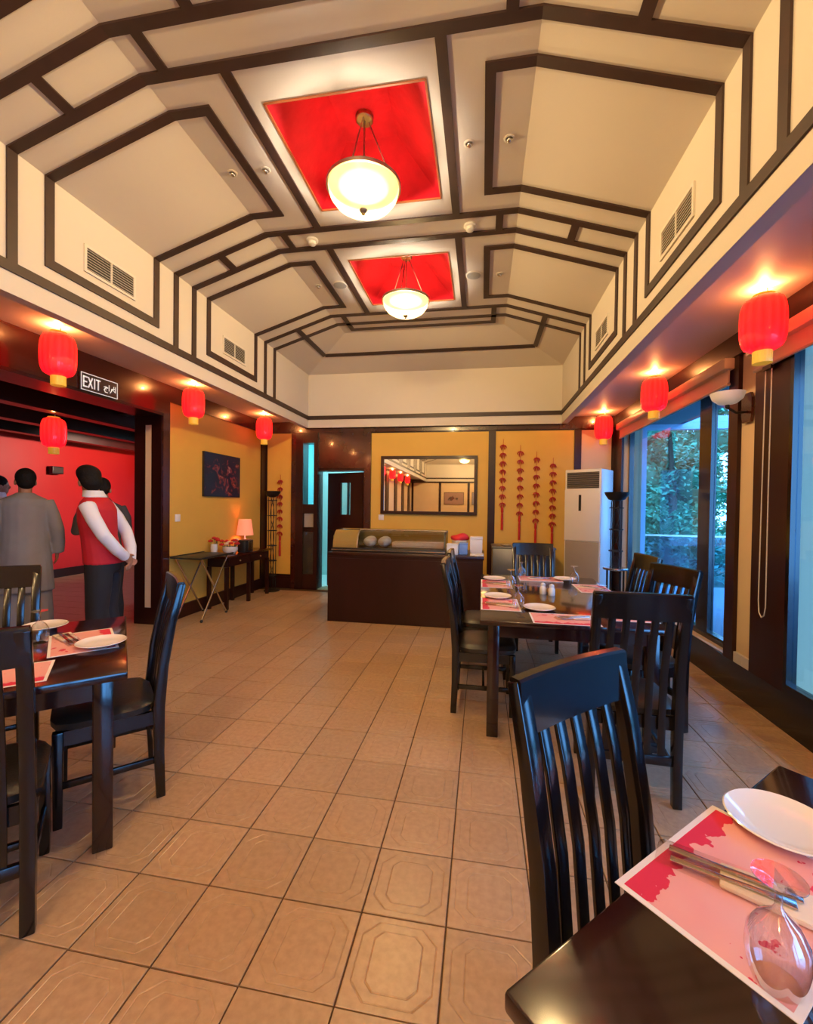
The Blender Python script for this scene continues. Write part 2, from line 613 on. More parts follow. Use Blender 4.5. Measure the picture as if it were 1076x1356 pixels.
# floor
floor = MB().box(-8.2, YF - 0.3, -0.25, 2.25, 10.3, -0.007).build('floor', GROUT)
tag(floor, 'tan ceramic tile floor with embossed octagon pattern', 'floor', kind='structure')


def tile_mesh():
    mb = MB()
    h = TS / 2 - 0.0028

    def sq(a, z):
        return [(-a, -a, z), (a, -a, z), (a, a, z), (-a, a, z)]

    def octo(ax, ay, c, z):
        return [(-ax + c, -ay, z), (ax - c, -ay, z), (ax, -ay + c, z), (ax, ay - c, z), (ax - c, ay, z), (-ax + c, ay, z), (-ax, ay - c, z), (-ax, -ay + c, z)]
    vs = sq(h, -0.007) + sq(h, -0.0015) + sq(h - 0.0025, 0.0)
    fs = []
    for a in (0, 4):
        for k in range(4):
            fs.append((a + k, a + (k + 1) % 4, a + 4 + (k + 1) % 4, a + 4 + k))
    g = 0.0032
    rr = [(0.128, 0.128, 0.052, 0), (0.128 - g, 0.128 - g, 0.0515, -0.0014), (0.128 - 2 * g, 0.128 - 2 * g, 0.051, 0),
          (0.084, 0.098, 0.028, 0), (0.084 - g, 0.098 - g, 0.0275, -0.0014), (0.084 - 2 * g, 0.098 - 2 * g, 0.027, 0.0004)]
    o0 = len(vs)
    for r in rr:
        vs += octo(*r)
    # square (8..11) to octagon
    S, O = 8, o0
    for k in range(4):
        a, b = O + (2 * k) % 8, O + (2 * k + 1) % 8
        fs.append((S + k, S + (k + 1) % 4, b, a))
        c, d = O + (2 * k + 1) % 8, O + (2 * k + 2) % 8
        fs.append((S + (k + 1) % 4, d, c))
    for i in range(len(rr) - 1):
        A, B = o0 + 8 * i, o0 + 8 * (i + 1)
        for k in range(8):
            fs.append((A + k, A + (k + 1) % 8, B + (k + 1) % 8, B + k))
    fs.append(tuple(range(o0 + 8 * (len(rr) - 1), o0 + 8 * len(rr))))
    return mb.add(vs, fs)


def to_px(p):
    d = Vector(p) - Vector((0, 0, 1.4536))
    z = d.dot(fw)
    if z < 0.05:
        return None
    return 538 + 579.7 * d.dot(rt2) / z, 678 - 579.7 * d.dot(up2) / z, z


cand, rest = [], []
for i in range(-28, 8):
    for j in range(-34, 32):
        cx, cy = GX + (i + 0.5) * TS, GY + (j + 0.5) * TS
        if cx < -8.1 or cx > XR + 0.12 or cy > 10.2 or cy < YF + 0.05:
            continue
        if cy > YB - 0.1 and cx > -4.2:
            continue
        p = to_px((cx, cy, 0))
        inside = p and -25 < p[0] < 1100 and p[1] < 1400 and XL < cx < XR + 0.1
        # hidden under the counter or the near right table
        if inside and (5.35 < cy < 6.0 and -1.8 < cx < 0 or cy > 5.9 and -1.75 < cx):
            inside = False
        if inside:
            cand.append((p[2], cx, cy))
        else:
            rest.append((cx, cy))
cand.sort()
rest += [(x, y) for _, x, y in cand[300:]]
tm = tile_mesh()
t0 = tm.build('tile', TILE, floor)
for k, (_, x, y) in enumerate(cand[:300]):
    o = t0 if k == 0 else t0.copy()
    if k:
        COL.objects.link(o)
    o.location = (x, y, 0)
fld = MB()
hh = TS / 2 - 0.0028
for x, y in rest:
    fld.box(x - hh, y - hh, -0.007, x + hh, y + hh, 0)
fo = fld.build('tile_field', TILE, floor, kind='stuff')
fo['label'] = 'tan floor tiles further away'

# ---------------------------------------------------------------- ceiling tray
cm = MB()
holes = []
ybays = []
for k in range(-6, 2):
    y0 = 2.49 + PITCH * k
    ybays.append(y0)
    holes.append((y0 + 0.05, y0 + 1.04))
fy0, fy1 = HF + 0.92, HB - 0.92
RX0, RX1 = -1.36, -0.36
# upright faces + slopes
cm.add([(CL, HF, ZLIP), (CL, HB, ZLIP), (CL, HB, ZF1), (CL, HF, ZF1)], [(0, 1, 2, 3)])
cm.add([(CR, HF, ZLIP), (CR, HB, ZLIP), (CR, HB, ZF1), (CR, HF, ZF1)], [(0, 1, 2, 3)])
cm.add([(CL, HB, ZLIP), (CR, HB, ZLIP), (CR, HB, ZF1), (CL, HB, ZF1)], [(0, 1, 2, 3)])
cm.add([(CL, HF, ZLIP), (CR, HF, ZLIP), (CR, HF, ZF1), (CL, HF, ZF1)], [(0, 1, 2, 3)])
cm.add([(CL, HF, ZF1), (CL, HB, ZF1), (FLX0, fy1, ZF2), (FLX0, fy0, ZF2)], [(0, 1, 2, 3)])
cm.add([(CR, HF, ZF1), (CR, HB, ZF1), (FLX1, fy1, ZF2), (FLX1, fy0, ZF2)], [(0, 1, 2, 3)])
cm.add([(CL, HB, ZF1), (CR, HB, ZF1), (FLX1, fy1, ZF2), (FLX0, fy1, ZF2)], [(0, 1, 2, 3)])
cm.add([(CL, HF, ZF1), (CR, HF, ZF1), (FLX1, fy0, ZF2), (FLX0, fy0, ZF2)], [(0, 1, 2, 3)])


def quad_z(mb, x0, x1, y0, y1, z):
    mb.add([(x0, y0, z), (x1, y0, z), (x1, y1, z), (x0, y1, z)], [(0, 1, 2, 3)])


quad_z(cm, FLX0, RX0, fy0, fy1, ZF2)
quad_z(cm, RX1, FLX1, fy0, fy1, ZF2)
ye = fy0
for a, b in holes:
    quad_z(cm, RX0, RX1, ye, a, ZF2)
    ye = b
quad_z(cm, RX0, RX1, ye, fy1, ZF2)
ceiling = cm.build('ceiling', PLASTER)
tag(ceiling, 'off-white tray ceiling with sloped sides and dark wood strips', 'ceiling', kind='structure')
sf = MB()
LW = 0.09
sf.box(XL - 0.02, YF, ZS, CL - LW, YB + 0.02, ZS + 0.06)
sf.box(CR + LW, YF, ZS, XR + 0.3, YB + 0.02, ZS + 0.06)
sf.box(CL - LW, HB + 0.03, ZS, CR + LW, YB + 0.02, ZS + 0.06)
sf.box(CL - LW, YF, ZS, CR + LW, HF - 0.03, ZS + 0.06)
so = sf.build('soffit', SOFFITM, ceiling)
so['label'] = 'low flat soffit around the tray'
lp = MB()
lp.box(CL - LW, HF - 0.03, ZLIP, CL - 0.002, HB + 0.03, ZS + 0.05)
lp.box(CR + 0.002, HF - 0.03, ZLIP, CR + LW, HB + 0.03, ZS + 0.05)
lp.box(CL - 0.002, HB + 0.002, ZLIP, CR + 0.002, HB + 0.03, ZS + 0.05)
lp.box(CL - 0.002, HF - 0.03, ZLIP, CR + 0.002, HF - 0.002, ZS + 0.05)
lp.build('lip', PLASTER, ceiling)
rf = MB().box(-8.3, YF - 0.3, 4.42, 2.4, 10.4, 4.55).build('roof_slab', PLASTER, ceiling)

SW, ST = 0.062, 0.012           # strip width, how far it stands proud
PROF = [(CL, ZF1), (FLX0, ZF2), (FLX1, ZF2), (CR, ZF1)]


def inward(pl):
    """inward-offset of a profile polyline lying on the ceiling section"""
    out = []
    cx, cz = -0.86, 3.0
    n = len(pl)
    for i in range(n):
        acc = Vector((0, 0))
        ns = []
        for a, b in ((i - 1, i), (i, i + 1)):
            if a < 0 or b >= n:
                continue
            d = Vector((pl[b][0] - pl[a][0], pl[b][1] - pl[a][1])).normalized()
            nn = Vector((d.y, -d.x))
            mid = Vector(pl[a])
            if nn.dot(Vector((cx, cz)) - mid) < 0:
                nn = -nn
            ns.append(nn)
        if len(ns) == 2:
            acc = (ns[0] + ns[1])
            acc /= acc.dot(ns[0])
        else:
            acc = ns[0]
        out.append((pl[i][0] + acc.x * ST, pl[i][1] + acc.y * ST))
    return out


def cross_strip(pl, y0, y1):
    q = inward(pl)
    rs = []
    for (x, z), (x2, z2) in zip(pl, q):
        rs.append([(x, y0, z), (x2, y0, z2), (x2, y1, z2), (x, y1, z)])
    return MB().rings(rs).build('strip', STRIPM, ceiling)


def zslope(x):
    if x < FLX0:
        return ZF1 + (x - CL) / (FLX0 - CL) * (ZF2 - ZF1)
    if x > FLX1:
        return ZF1 + (CR - x) / (CR - FLX1) * (ZF2 - ZF1)
    return ZF2


ZB0, ZB1 = 2.868, 2.932          # long bottom strip
for x, s in ((CL, 1), (CR, -1)):
    MB().box(x, HF, ZB0, x + s * ST, HB, ZB1).build('strip', STRIPM, ceiling)
for y, s in ((HB, -1), (HF, 1)):
    MB().box(CL, y, ZB0, CR, y + s * ST, ZB1).build('strip', STRIPM, ceiling)
full = [(CL, ZB1)] + PROF + [(CR, ZB1)]
pairs = []
for k in range(-6, 3):
    y0 = 2.25 + PITCH * k
    pairs.append((y0 - 0.265, y0))
    if k == -6:
        continue
    for y in pairs[-1]:
        cross_strip(full, y, y + SW)
    if k == 2:
        continue
    for x in (-1.855, 0.08):           # short links on the flat and on the slopes
        MB().box(x, y0 - 0.265 + SW, ZF2 - ST, x + SW, y0, ZF2).build('strip', STRIPM, ceiling)
    for x in (-2.475, 0.69):
        cross_strip([(x, zslope(x)), (x + SW, zslope(x + SW))], y0 - 0.265 + SW, y0)
for y0 in ybays:
    ya, yb = y0, y0 + 1.045
    for x in (-1.51, -0.282):          # long strips beside the red panel
        MB().box(x, y0 - 0.24 + SW, ZF2 - ST, x + SW, y0 + 1.238, ZF2).build('strip', STRIPM, ceiling)
    for sgn in (0, 1):
        def mir(x):
            return x if sgn == 0 else (FLX0 + FLX1) - x
        ZQ = 3.02
        pl = [(mir(-1.70), ZF2), (mir(FLX0), ZF2), (mir(CL), ZF1), (mir(CL), ZQ)]
        cross_strip(pl, ya, ya + SW)
        cross_strip(pl, yb - SW, yb)
        xa, xb = sorted((mir(-1.70), mir(-1.70 - SW)))
        MB().box(xa, ya + SW, ZF2 - ST, xb, yb - SW, ZF2).build('strip', STRIPM, ceiling)
        xa = mir(CL)
        MB().box(xa, ya + SW, ZQ, xa + (ST if sgn == 0 else -ST), yb - SW, ZQ + SW).build('strip', STRIPM, ceiling)
# hip end: stepped frame on the flat and the back slope
yv = 2.25 + PITCH * 2
for x in (-1.855, 0.08):
    MB().box(x, yv - 0.265 + SW, ZF2 - ST, x + SW, 5.99, ZF2).build('strip', STRIPM, ceiling)
MB().box(-1.855 + SW, 5.99 - SW, ZF2 - ST, 0.08, 5.99, ZF2).build('strip', STRIPM, ceiling)
for x, s in ((-2.475, 1), (0.69, -1)):
    cross_strip([(x, zslope(x)), (x + SW, zslope(x + SW))], yv - 0.265 + SW, 6.53)
zb = lambda y: ZF1 + (HB - y) / (HB - fy1) * (ZF2 - ZF1)
MB().add([(-2.44, 6.50, zb(6.50)), (0.72, 6.50, zb(6.50)), (0.72, 6.56, zb(6.56)), (-2.44, 6.56, zb(6.56)),
          (-2.44, 6.496, zb(6.50) - ST), (0.72, 6.496, zb(6.50) - ST), (0.72, 6.556, zb(6.56) - ST), (-2.44, 6.556, zb(6.56) - ST)],
         [(3, 2, 1, 0), (4, 5, 6, 7), (0, 1, 5, 4), (1, 2, 6, 5), (2, 3, 7, 6), (3, 0, 4, 7)]).build('strip', STRIPM, ceiling)

# red silk recesses
for i, (a, b) in enumerate(holes):
    near = {7: 'red silk ceiling recess above the far pendant lamp', 6: 'large red silk ceiling recess above the near pendant lamp'}
    th = T('ceiling_recess', near.get(i, 'red silk ceiling recess, %s back from the camera' % ['sixth', 'fifth', 'fourth', 'third', 'second', 'first', '', ''][i]), 'ceiling panel', ((RX0 + RX1) / 2, (a + b) / 2, ZF2), group='red silk ceiling recesses')
    w, l = (RX1 - RX0) / 2, (b - a) / 2
    A = [(-w, -l, 0.0), (w, -l, 0.0), (w, l, 0.0), (-w, l, 0.0)]
    B = [(-0.2, -0.2, 0.285), (0.2, -0.2, 0.285), (0.2, 0.2, 0.285), (-0.2, 0.2, 0.285)]
    for k in range(4):
        k2 = (k + 1) % 4
        MB().add([A[k], A[k2], B[k2], B[k]], [(0, 1, 2, 3)]).build('panel', REDPANEL, th)
    MB().add(B, [(0, 1, 2, 3)]).build('panel', REDPANEL, th)
    fr = MB()
    for k in range(4):
        k2 = (k + 1) % 4
        fr.bar(A[k], A[k2], 0.012, 0.012, (0, 0, 1))
    fr.build('edge_frame', mat('recess_edge_%d' % i, (0.35, 0.10, 0.03), 0.5) if i == 0 else D.materials['recess_edge_0'], th)
    sm = MB()
    sm.bar((0.235, -l + 0.005, 0.002), (0.19, -0.24, 0.245), 0.014, 0.008)
    sm.build('seam', STRIPM, th)

# ---------------------------------------------------------------- left wall
wl = MB()
wl.box(-4.04, 4.61, 0, XL, YB + 0.3, 4.42)
wl.box(-4.04, 1.0, 2.5, XL, 4.61, 4.42)
wl.box(-4.04, YF - 0.3, 0, XL, 1.0, 4.42)
wall_left = wl.build('wall_left', YELLOW)
tag(wall_left, 'yellow left wall with dark wood trim and wide opening', 'wall', kind='structure')
# dark trim on it
e = 0.022
box('beam', WOODRED, wall_left, XL, 0.9, 2.5, XL + e, 4.71, ZS)
box('beam', WOODRED, wall_left, XL, 4.71, 2.655, XL + e, YB, ZS)
box('beam', WOOD, wall_left, XL, YF, 2.655, XL + e, 0.9, ZS)
box('jamb_trim', WOODRED, wall_left, XL, 4.60, 0, XL + e, 4.71, 2.5)
box('corner_stile', WOOD, wall_left, XL, 6.93, 0, XL + e, YB, 2.655)
box('baseboard', WOOD, wall_left, XL, 4.71, 0, XL + e, 6.93, 0.17)
# reveal of the opening
box('reveal_board', WOOD, wall_left, -4.07, 4.585, 0, -3.93, 4.61, 2.5)
box('reveal_board', CREAM, wall_left, -3.93, 4.592, 0.2, -3.845, 4.61, 2.36)
box('reveal_board', WOOD, wall_left, -3.845, 4.585, 0, -3.715, 4.61, 2.5)
box('reveal_board', WOOD, wall_left, -3.93, 4.585, 0, -3.845, 4.61, 0.2)
box('reveal_board', WOOD, wall_left, -3.93, 4.585, 2.36, -3.845, 4.61, 2.5)
box('head_board', WOOD, wall_left, -4.05, 1.0, 2.47, -3.70, 4.60, 2.5)
for k in range(6):
    y = 0.7 - 1.743 * k
    box('stile', WOOD, wall_left, XL, y - 0.25, 0, XL + 0.05, y + 0.25, 2.655)
    box('panel', CREAM, wall_left, XL, y - 1.45, 0.2, XL + 0.01, y - 0.3, 2.655)

# ---------------------------------------------------------------- back wall
wb = MB()
wb.box(XL - 0.3, YB, 0, -3.03, YB + 0.25, 4.42)
wb.box(-3.03, YB, 2.5, -2.80, YB + 0.25, 4.42).box(-3.03, YB, 0, -2.80, YB + 0.25, 1.40).box(-2.80, YB, 0, -2.76, YB + 0.25, 2.5)
wb.box(-2.80, YB, 2.02, -1.95, YB + 0.25, 4.42)
wb.box(-1.95, YB, 0, XR + 0.3, YB + 0.25, 4.42)
wall_back = wb.build('wall_back', WOOD)
tag(wall_back, 'back wall of yellow panels between dark wood posts', 'wall', kind='structure')
pe = 0.012
k_ = YB / 7.25


def bx(x):
    return x * k_


box('panel', YELLOW, wall_back, bx(-3.75), YB - pe, 0.24, bx(-3.29), YB, 2.66)
box('panel', YELLOW, wall_back, bx(-1.858), YB - pe, 0.2, bx(0.094), YB, 2.645)
box('panel', YELLOW, wall_back, bx(0.206), YB - pe, 0.2, bx(1.415), YB, 2.645)
box('panel', CREAM, wall_back, bx(1.519), YB - pe, 0.2, bx(1.965), YB, 2.645)
for x0, x1 in ((0.094, 0.206), (1.415, 1.519)):
    box('post', WOOD, wall_back, bx(x0), YB - 0.03, 0, bx(x1), YB, 2.66)
box('beam', WOODRED, wall_back, XL, YB - 0.035, 2.665, XR, YB, ZS)
box('baseboard', WOOD, wall_back, XL, YB - 0.03, 0, bx(-3.29), YB, 0.2)
box('post', WOODRED, wall_back, bx(-3.29), YB - 0.04, 0, bx(-3.20), YB, 2.665)
box('post', WOODRED, wall_back, -1.94, YB - 0.04, 0, bx(-1.862), YB, 2.665)
box('header_panel', WOODRED, wall_back, bx(-2.80), YB - 0.02, 2.06, -1.94, YB, 2.665)
# sidelight: aqua glass strips in a dark frame
sl = T('door_frame', 'dark wood sidelight with tall aqua glass strip beside the kitchen door', 'sidelight')
fm = MB()
fm.box(bx(-3.20), YB - 0.06, 0, bx(-3.065), YB, 2.665)
fm.box(bx(-2.866), YB - 0.06, 0, bx(-2.80), YB, 2.665)
fm.box(bx(-3.065), YB - 0.055, 2.49, bx(-2.866), YB, 2.665)
fm.box(bx(-3.065), YB - 0.055, 1.30, bx(-2.866), YB, 1.45)
fm.box(bx(-3.065), YB - 0.055, 0, bx(-2.866), YB, 0.26)
fm.build('frame', WOOD, sl)
box('pane', FROST, sl, bx(-3.065), YB - 0.03, 1.45, bx(-2.866), YB - 0.02, 2.49)
box('pane', CASEG, sl, bx(-3.065), YB - 0.03, 0.26, bx(-2.866), YB - 0.02, 1.30)
box('kick_plate', DARKSTEEL, sl, bx(-3.065), YB - 0.018, 0.26, bx(-2.866), YB - 0.008, 0.98)
box('notice', WHITE, sl, bx(-3.05), YB - 0.018, 1.06, bx(-2.88), YB - 0.008, 1.29)
# kitchen behind the door
kt = MB()
kt.box(-3.4, 8.6, 0, -1.6, 8.7, 3.0)
kt.box(-3.5, 7.36, 0, -3.4, 8.7, 3.0)
kt.box(-1.7, 7.36, 0, -1.6, 8.6, 3.0)
kt.box(-3.5, 7.36, 2.9, -1.6, 8.7, 3.0)
kt.box(-3.5, 7.11, -0.1, -1.6, 8.7, 0.0)
kitchen = kt.build('wall_kitchen', AQUA)
tag(kitchen, 'aqua kitchen corridor seen through the half open door', 'wall', kind='structure')
kl = T('kitchen_light', 'white strip light on the kitchen ceiling beyond the door', 'ceiling light', (-2.3, 8.0, 2.86))
box('housing', WHITE, kl, -0.3, -0.06, 0.01, 0.3, 0.06, 0.04)
box('tube', mat('kitchen_tube', (0.9, 0.95, 1), 0.4, emit=(0.75, 0.95, 1.0), estr=170), kl, -0.28, -0.04, 0.0, 0.28, 0.04, 0.012)
# door leaf, ajar
door = T('door_1', 'dark wood kitchen door standing ajar with small window', 'door', (-1.955, YB + 0.02, 0), 0)
door['kind'] = 'structure'
dm = MB()
LWD = 0.80
wx0, wx1, wz0, wz1 = -0.50, -0.28, 1.28, 1.83
dm.box(-LWD, -0.02, 0.01, wx0, 0.02, 2.0)
dm.box(wx1, -0.02, 0.01, 0, 0.02, 2.0)
dm.box(wx0, -0.02, 0.01, wx1, 0.02, wz0)
dm.box(wx0, -0.02, wz1, wx1, 0.02, 2.0)
leaf = dm.build('leaf', WOOD, door)
box('pane', CASEG, leaf, wx0, -0.004, wz0, wx1, 0.004, wz1)
box('glazing_bead', BLACK, leaf, -0.345, -0.026, wz0, -0.33, 0.026, wz1)
MB().tube([(-0.72, -0.02, 1.0), (-0.72, -0.07, 1.0), (-0.60, -0.07, 1.0)], 0.011).build('handle', STEEL, leaf, smooth=40)
door.rotation_euler = (0, 0, math.radians(-24))

# wall mirror
mr = T('wall_mirror', 'wide wall mirror in dark frame above the counter', 'mirror', (bx(-0.88), YB - pe, 1.785))
hw, hh2 = 0.785, 0.475
mf = MB()
mf.box(-hw, -0.045, hh2 - 0.05, hw, 0, hh2).box(-hw, -0.045, -hh2, hw, 0, -hh2 + 0.05)
mf.box(-hw, -0.045, -hh2 + 0.05, -hw + 0.05, 0, hh2 - 0.05).box(hw - 0.05, -0.045, -hh2 + 0.05, hw, 0, hh2 - 0.05)
mf.build('frame', WOOD, mr)
box('glass', MIRROR, mr, -hw + 0.05, -0.02, -hh2 + 0.05, hw - 0.05, -0.01, hh2 - 0.05)

# ---------------------------------------------------------------- right wall with windows
wr = MB()
wr.box(2.0, YF - 0.3, 2.62, 2.25, YB + 0.3, 4.42)         # above windows
wr.box(2.0, YF - 0.3, -0.05, 2.25, YB + 0.3, 0.26)        # plinth
wr.box(2.0, 6.76, 0.26, 2.25, YB + 0.3, 2.62)
wr.box(2.0, 3.25, 0.26, 2.25, 3.96, 2.62)
wr.box(2.0, -0.1, 0.26, 2.25, 0.55, 2.62)
wr.box(2.0, YF - 0.3, 0.26, 2.25, -3.0, 2.62)
wall_right = wr.build('wall_right', CREAM)
tag(wall_right, 'right window wall with dark wood frames', 'wall', kind='structure')
box('beam', WOOD, wall_right, XR - 0.03, YF, 2.67, 2.0, YB, ZS)
box('plinth_board', BLACKW, wall_right, XR - 0.01, YF, 0, 2.0, YB, 0.255)
box('corner_stile', WOOD, wall_right, XR - 0.02, 6.74, 0.255, 2.0, YB, 2.67)
box('pier_board', WOOD, wall_right, XR - 0.02, 3.84, 0.255, 2.0, 3.97, 2.67)
box('pier_board', WOOD, wall_right, XR - 0.02, 3.25, 0.255, 2.0, 3.62, 2.67)
for k in range(2):
    y0 = 3.625 + k * 0.108
    box('skirting_tile', OFFWHITE, wall_right, XR - 0.012, y0, 0.255, 2.0, y0 + 0.104, 0.335)
box('pier_board', WOOD, wall_right, XR - 0.02, -0.1, 0.255, 2.0, 0.55, 2.67)
box('stile', WOOD, wall_right, XR - 0.02, -3.5, 0.255, 2.0, -3.0, 2.67)


def window(n, y0, y1, mullions, label, X=2.1, fw_=0.05):
    w = T('window_%d' % n, label, 'window', (X, (y0 + y1) / 2, 0.26))
    w['kind'] = 'structure'
    a, b = y0 - (y0 + y1) / 2, y1 - (y0 + y1) / 2
    f = MB()
    f.box(-0.03, a, 0, 0.03, a + fw_, 2.36).box(-0.03, b - fw_, 0, 0.03, b, 2.36)
    f.box(-0.03, a + fw_, 0, 0.03, b - fw_, 0.06).box(-0.03, a + fw_, 2.28, 0.03, b - fw_, 2.36)
    f.build('window_frame', BLACKW, w)
    es = [a + fw_]
    for m0, m1 in mullions:
        m0, m1 = m0 - (y0 + y1) / 2, m1 - (y0 + y1) / 2
        MB().box(-0.03, m0, 0.06, 0.02, m1, 2.28).build('mullion', BLACKW, w)
        es += [m0, m1]
    es.append(b - fw_)
    for i in range(0, len(es), 2):
        box('pane', PANE, w, 0.0, es[i], 0.06, 0.006, es[i + 1], 2.28)
    return w


window(1, 3.96, 6.76, [(4.45, 4.67)], 'blue tinted window looking onto trees, behind the laid table')
window(2, 0.55, 3.25, [], 'tall blue window at the right edge of the photo', 2.0, 0.035)
window(3, -3.0, -0.1, [(-1.6, -1.45)], 'blue tinted window behind the camera')
for y0, y1, lb in ((3.90, 6.78, 'beige roller blind cassette above the tree window'), (0.6, 3.62, 'beige roller blind cassette above the nearest window')):
    bl = T('roller_blind', lb, 'blind', (XR - 0.05, (y0 + y1) / 2, 2.48))
    hl = (y1 - y0) / 2
    MB().prism([(-0.045, -hl), (0.04, -hl), (0.04, hl), (-0.045, hl)], 0.10, 0.19).build('cassette', BLIND, bl, bevel=0.012)
    MB().box(0.0, -hl + 0.03, -0.01, 0.012, hl - 0.03, 0.10).build('fabric', BLIND, bl)
    MB().tube([(0.006, -hl + 0.03, -0.015), (0.006, hl - 0.03, -0.015)], 0.014).build('bottom_bar', BLIND, bl, smooth=40)
cd = T('blind_cord', 'thin white loop of blind cord hanging by the dark window post', 'cord', (XR - 0.045, 3.44, 0.70))
MB().tube([(0, -0.045, 1.74), (0, -0.04, 0.9), (0, -0.042, 0.08), (0, -0.028, 0.02), (0, 0, 0), (0, 0.028, 0.03), (0, 0.038, 0.12), (0, 0.03, 0.9), (0, 0.022, 1.74)], 0.0042, 6).build('loop', CORDM, cd, smooth=60)
MB().box(-0.012, -0.05, 1.73, 0.012, 0.04, 1.76).build('chain_guide', BLACK, cd)

# rear wall (seen in the mirror)
wall_front = MB().box(XL - 0.3, YF - 0.25, 0, XR + 0.3, YF, 4.42).build('wall_front', CREAM)
tag(wall_front, 'cream rear wall seen only in the mirror', 'wall', kind='structure')
for x in (XL, -2.25, -0.75, 0.75, XR - 0.12):
    box('post', WOOD, wall_front, x, YF, 0, x + 0.12, YF + 0.03, 2.66)
box('beam', WOOD, wall_front, XL, YF, 2.66, XR, YF + 0.03, ZS)
box('baseboard', WOOD, wall_front, XL, YF, 0, XR, YF + 0.025, 0.3)
for x, m_, lb in ((-1.45, PAINT2, 'dark hill painting on the rear wall, left in the mirror'), (0.0, PAINT3, 'violet landscape painting on the rear wall, right in the mirror')):
    pc = T('painting', lb, 'picture', (x, YF + 0.012, 1.85))
    box('canvas', m_, pc, -0.5, -0.01, -0.3, 0.5, 0.02, 0.3)
    pf = MB()
    pf.box(-0.52, -0.012, 0.3, 0.52, 0.026, 0.32).box(-0.52, -0.012, -0.32, 0.52, 0.026, -0.3).box(-0.52, -0.012, -0.3, -0.5, 0.026, 0.3).box(0.5, -0.012, -0.3, 0.52, 0.026, 0.3)
    pf.build('frame', BLACK, pc)

# ---------------------------------------------------------------- red lobby beyond the opening
wall_far = MB().box(-8.2, -1.0, 0, -7.9, 10.3, 4.42).build('wall_lobby', REDWALL)
tag(wall_far, 'glowing red lobby wall beyond the opening', 'wall', kind='structure')
box('baseboard', WOOD, wall_far, -7.9, -1.0, 0, -7.87, 10.0, 0.16)
we = MB().box(-7.9, 10.0, 0, -3.72, 10.3, 4.42).box(-7.9, -1.0, 0, -4.04, -0.8, 4.42).build('wall_lobby_end', WOOD)
tag(we, 'dark end wall of the red lobby', 'wall', kind='structure')
lc = MB().box(-7.9, -0.8, 2.95, -4.04, 10.0, 3.05).build('ceiling_lobby', WOOD)
tag(lc, 'dark wood lobby ceiling with beams', 'ceiling', kind='structure')
for x in (-4.90, -5.9, -6.9):
    box('beam', WOOD, lc, x - 0.09, -0.8, 2.47, x + 0.09, 10.0, 2.95)
for y in (2.2, 5.2, 8.2):
    box('cross_beam', WOOD, lc, -7.9, y - 0.08, 2.62, -4.04, y + 0.08, 2.95)
box('crown_beam', WOOD, lc, -7.9, -0.8, 2.70, -7.80, 10.0, 2.95)
ws = T('wall_speaker', 'small black box speaker on the red lobby wall', 'speaker', (-7.9, 6.95, 2.02))
MB().box(0, -0.11, -0.07, 0.12, 0.11, 0.07).build('body', BLACK, ws, bevel=0.01)
MB().box(0.12, -0.09, -0.05, 0.125, 0.09, 0.05).build('grille', VENTD, ws)


# ---------------------------------------------------------------- lamps
def pendant(x, y, label):
    t = T('pendant_lamp', label, 'pendant lamp', (x, y, 3.50), group='alabaster bowl pendants under the red recesses')
    prof = [(0.012, 0.04), (0.08, 0.046), (0.15, 0.066), (0.205, 0.10), (0.238, 0.145), (0.252, 0.20), (0.246, 0.202), (0.230, 0.148), (0.198, 0.106), (0.145, 0.073), (0.075, 0.053), (0.012, 0.048)]
    MB().lathe(prof, 36).build('bowl', BOWL, t, smooth=60)
    MB().lathe([(0.247, 0.192), (0.262, 0.192), (0.262, 0.218), (0.247, 0.218)], 36, closed=True).build('rim', NICKEL, t, smooth=40)
    MB().lathe([(0.004, 0.008), (0.014, 0.012), (0.010, 0.022), (0.024, 0.030), (0.030, 0.042), (0.012, 0.052)], 16).build('finial', NICKEL, t, smooth=60)
    MB().lathe([(0.055, 0.665), (0.062, 0.672), (0.062, 0.70), (0.05, 0.702)], 20).build('canopy', BRASS, t, smooth=40)
    for k in range(3):
        a = 2 * PI * k / 3 + 0.5
        MB().tube([(0.03 * math.cos(a), 0.03 * math.sin(a), 0.67), (0.25 * math.cos(a), 0.25 * math.sin(a), 0.21)], 0.004, 6).build('rod', NICKEL, t)
    MB().tube([(0, 0, 0.668), (0, 0, 0.30)], 0.006, 6).build('stem', NICKEL, t)
    MB().lathe([(0.02, 0.225), (0.178, 0.214), (0.181, 0.202), (0.17, 0.195), (0.02, 0.205)], 24).build('added_bulb_shield', PANM, t, smooth=40)  # shield added above the bulb to keep its light off the ceiling
    point_light('pendant_bulb', t, (0, 0, 0.137), PENDANT_W, WARM, 0.05)
    return t


for i, (a, b) in enumerate(holes):
    pendant((RX0 + RX1) / 2, (a + b) / 2, {7: 'far alabaster bowl pendant lamp above the counter side', 6: 'near large alabaster bowl pendant lamp with three rods'}.get(i, 'alabaster bowl pendant lamp, %s back from the near visible one' % ['sixth', 'fifth', 'fourth', 'third', 'second', 'first', '', ''][i]))


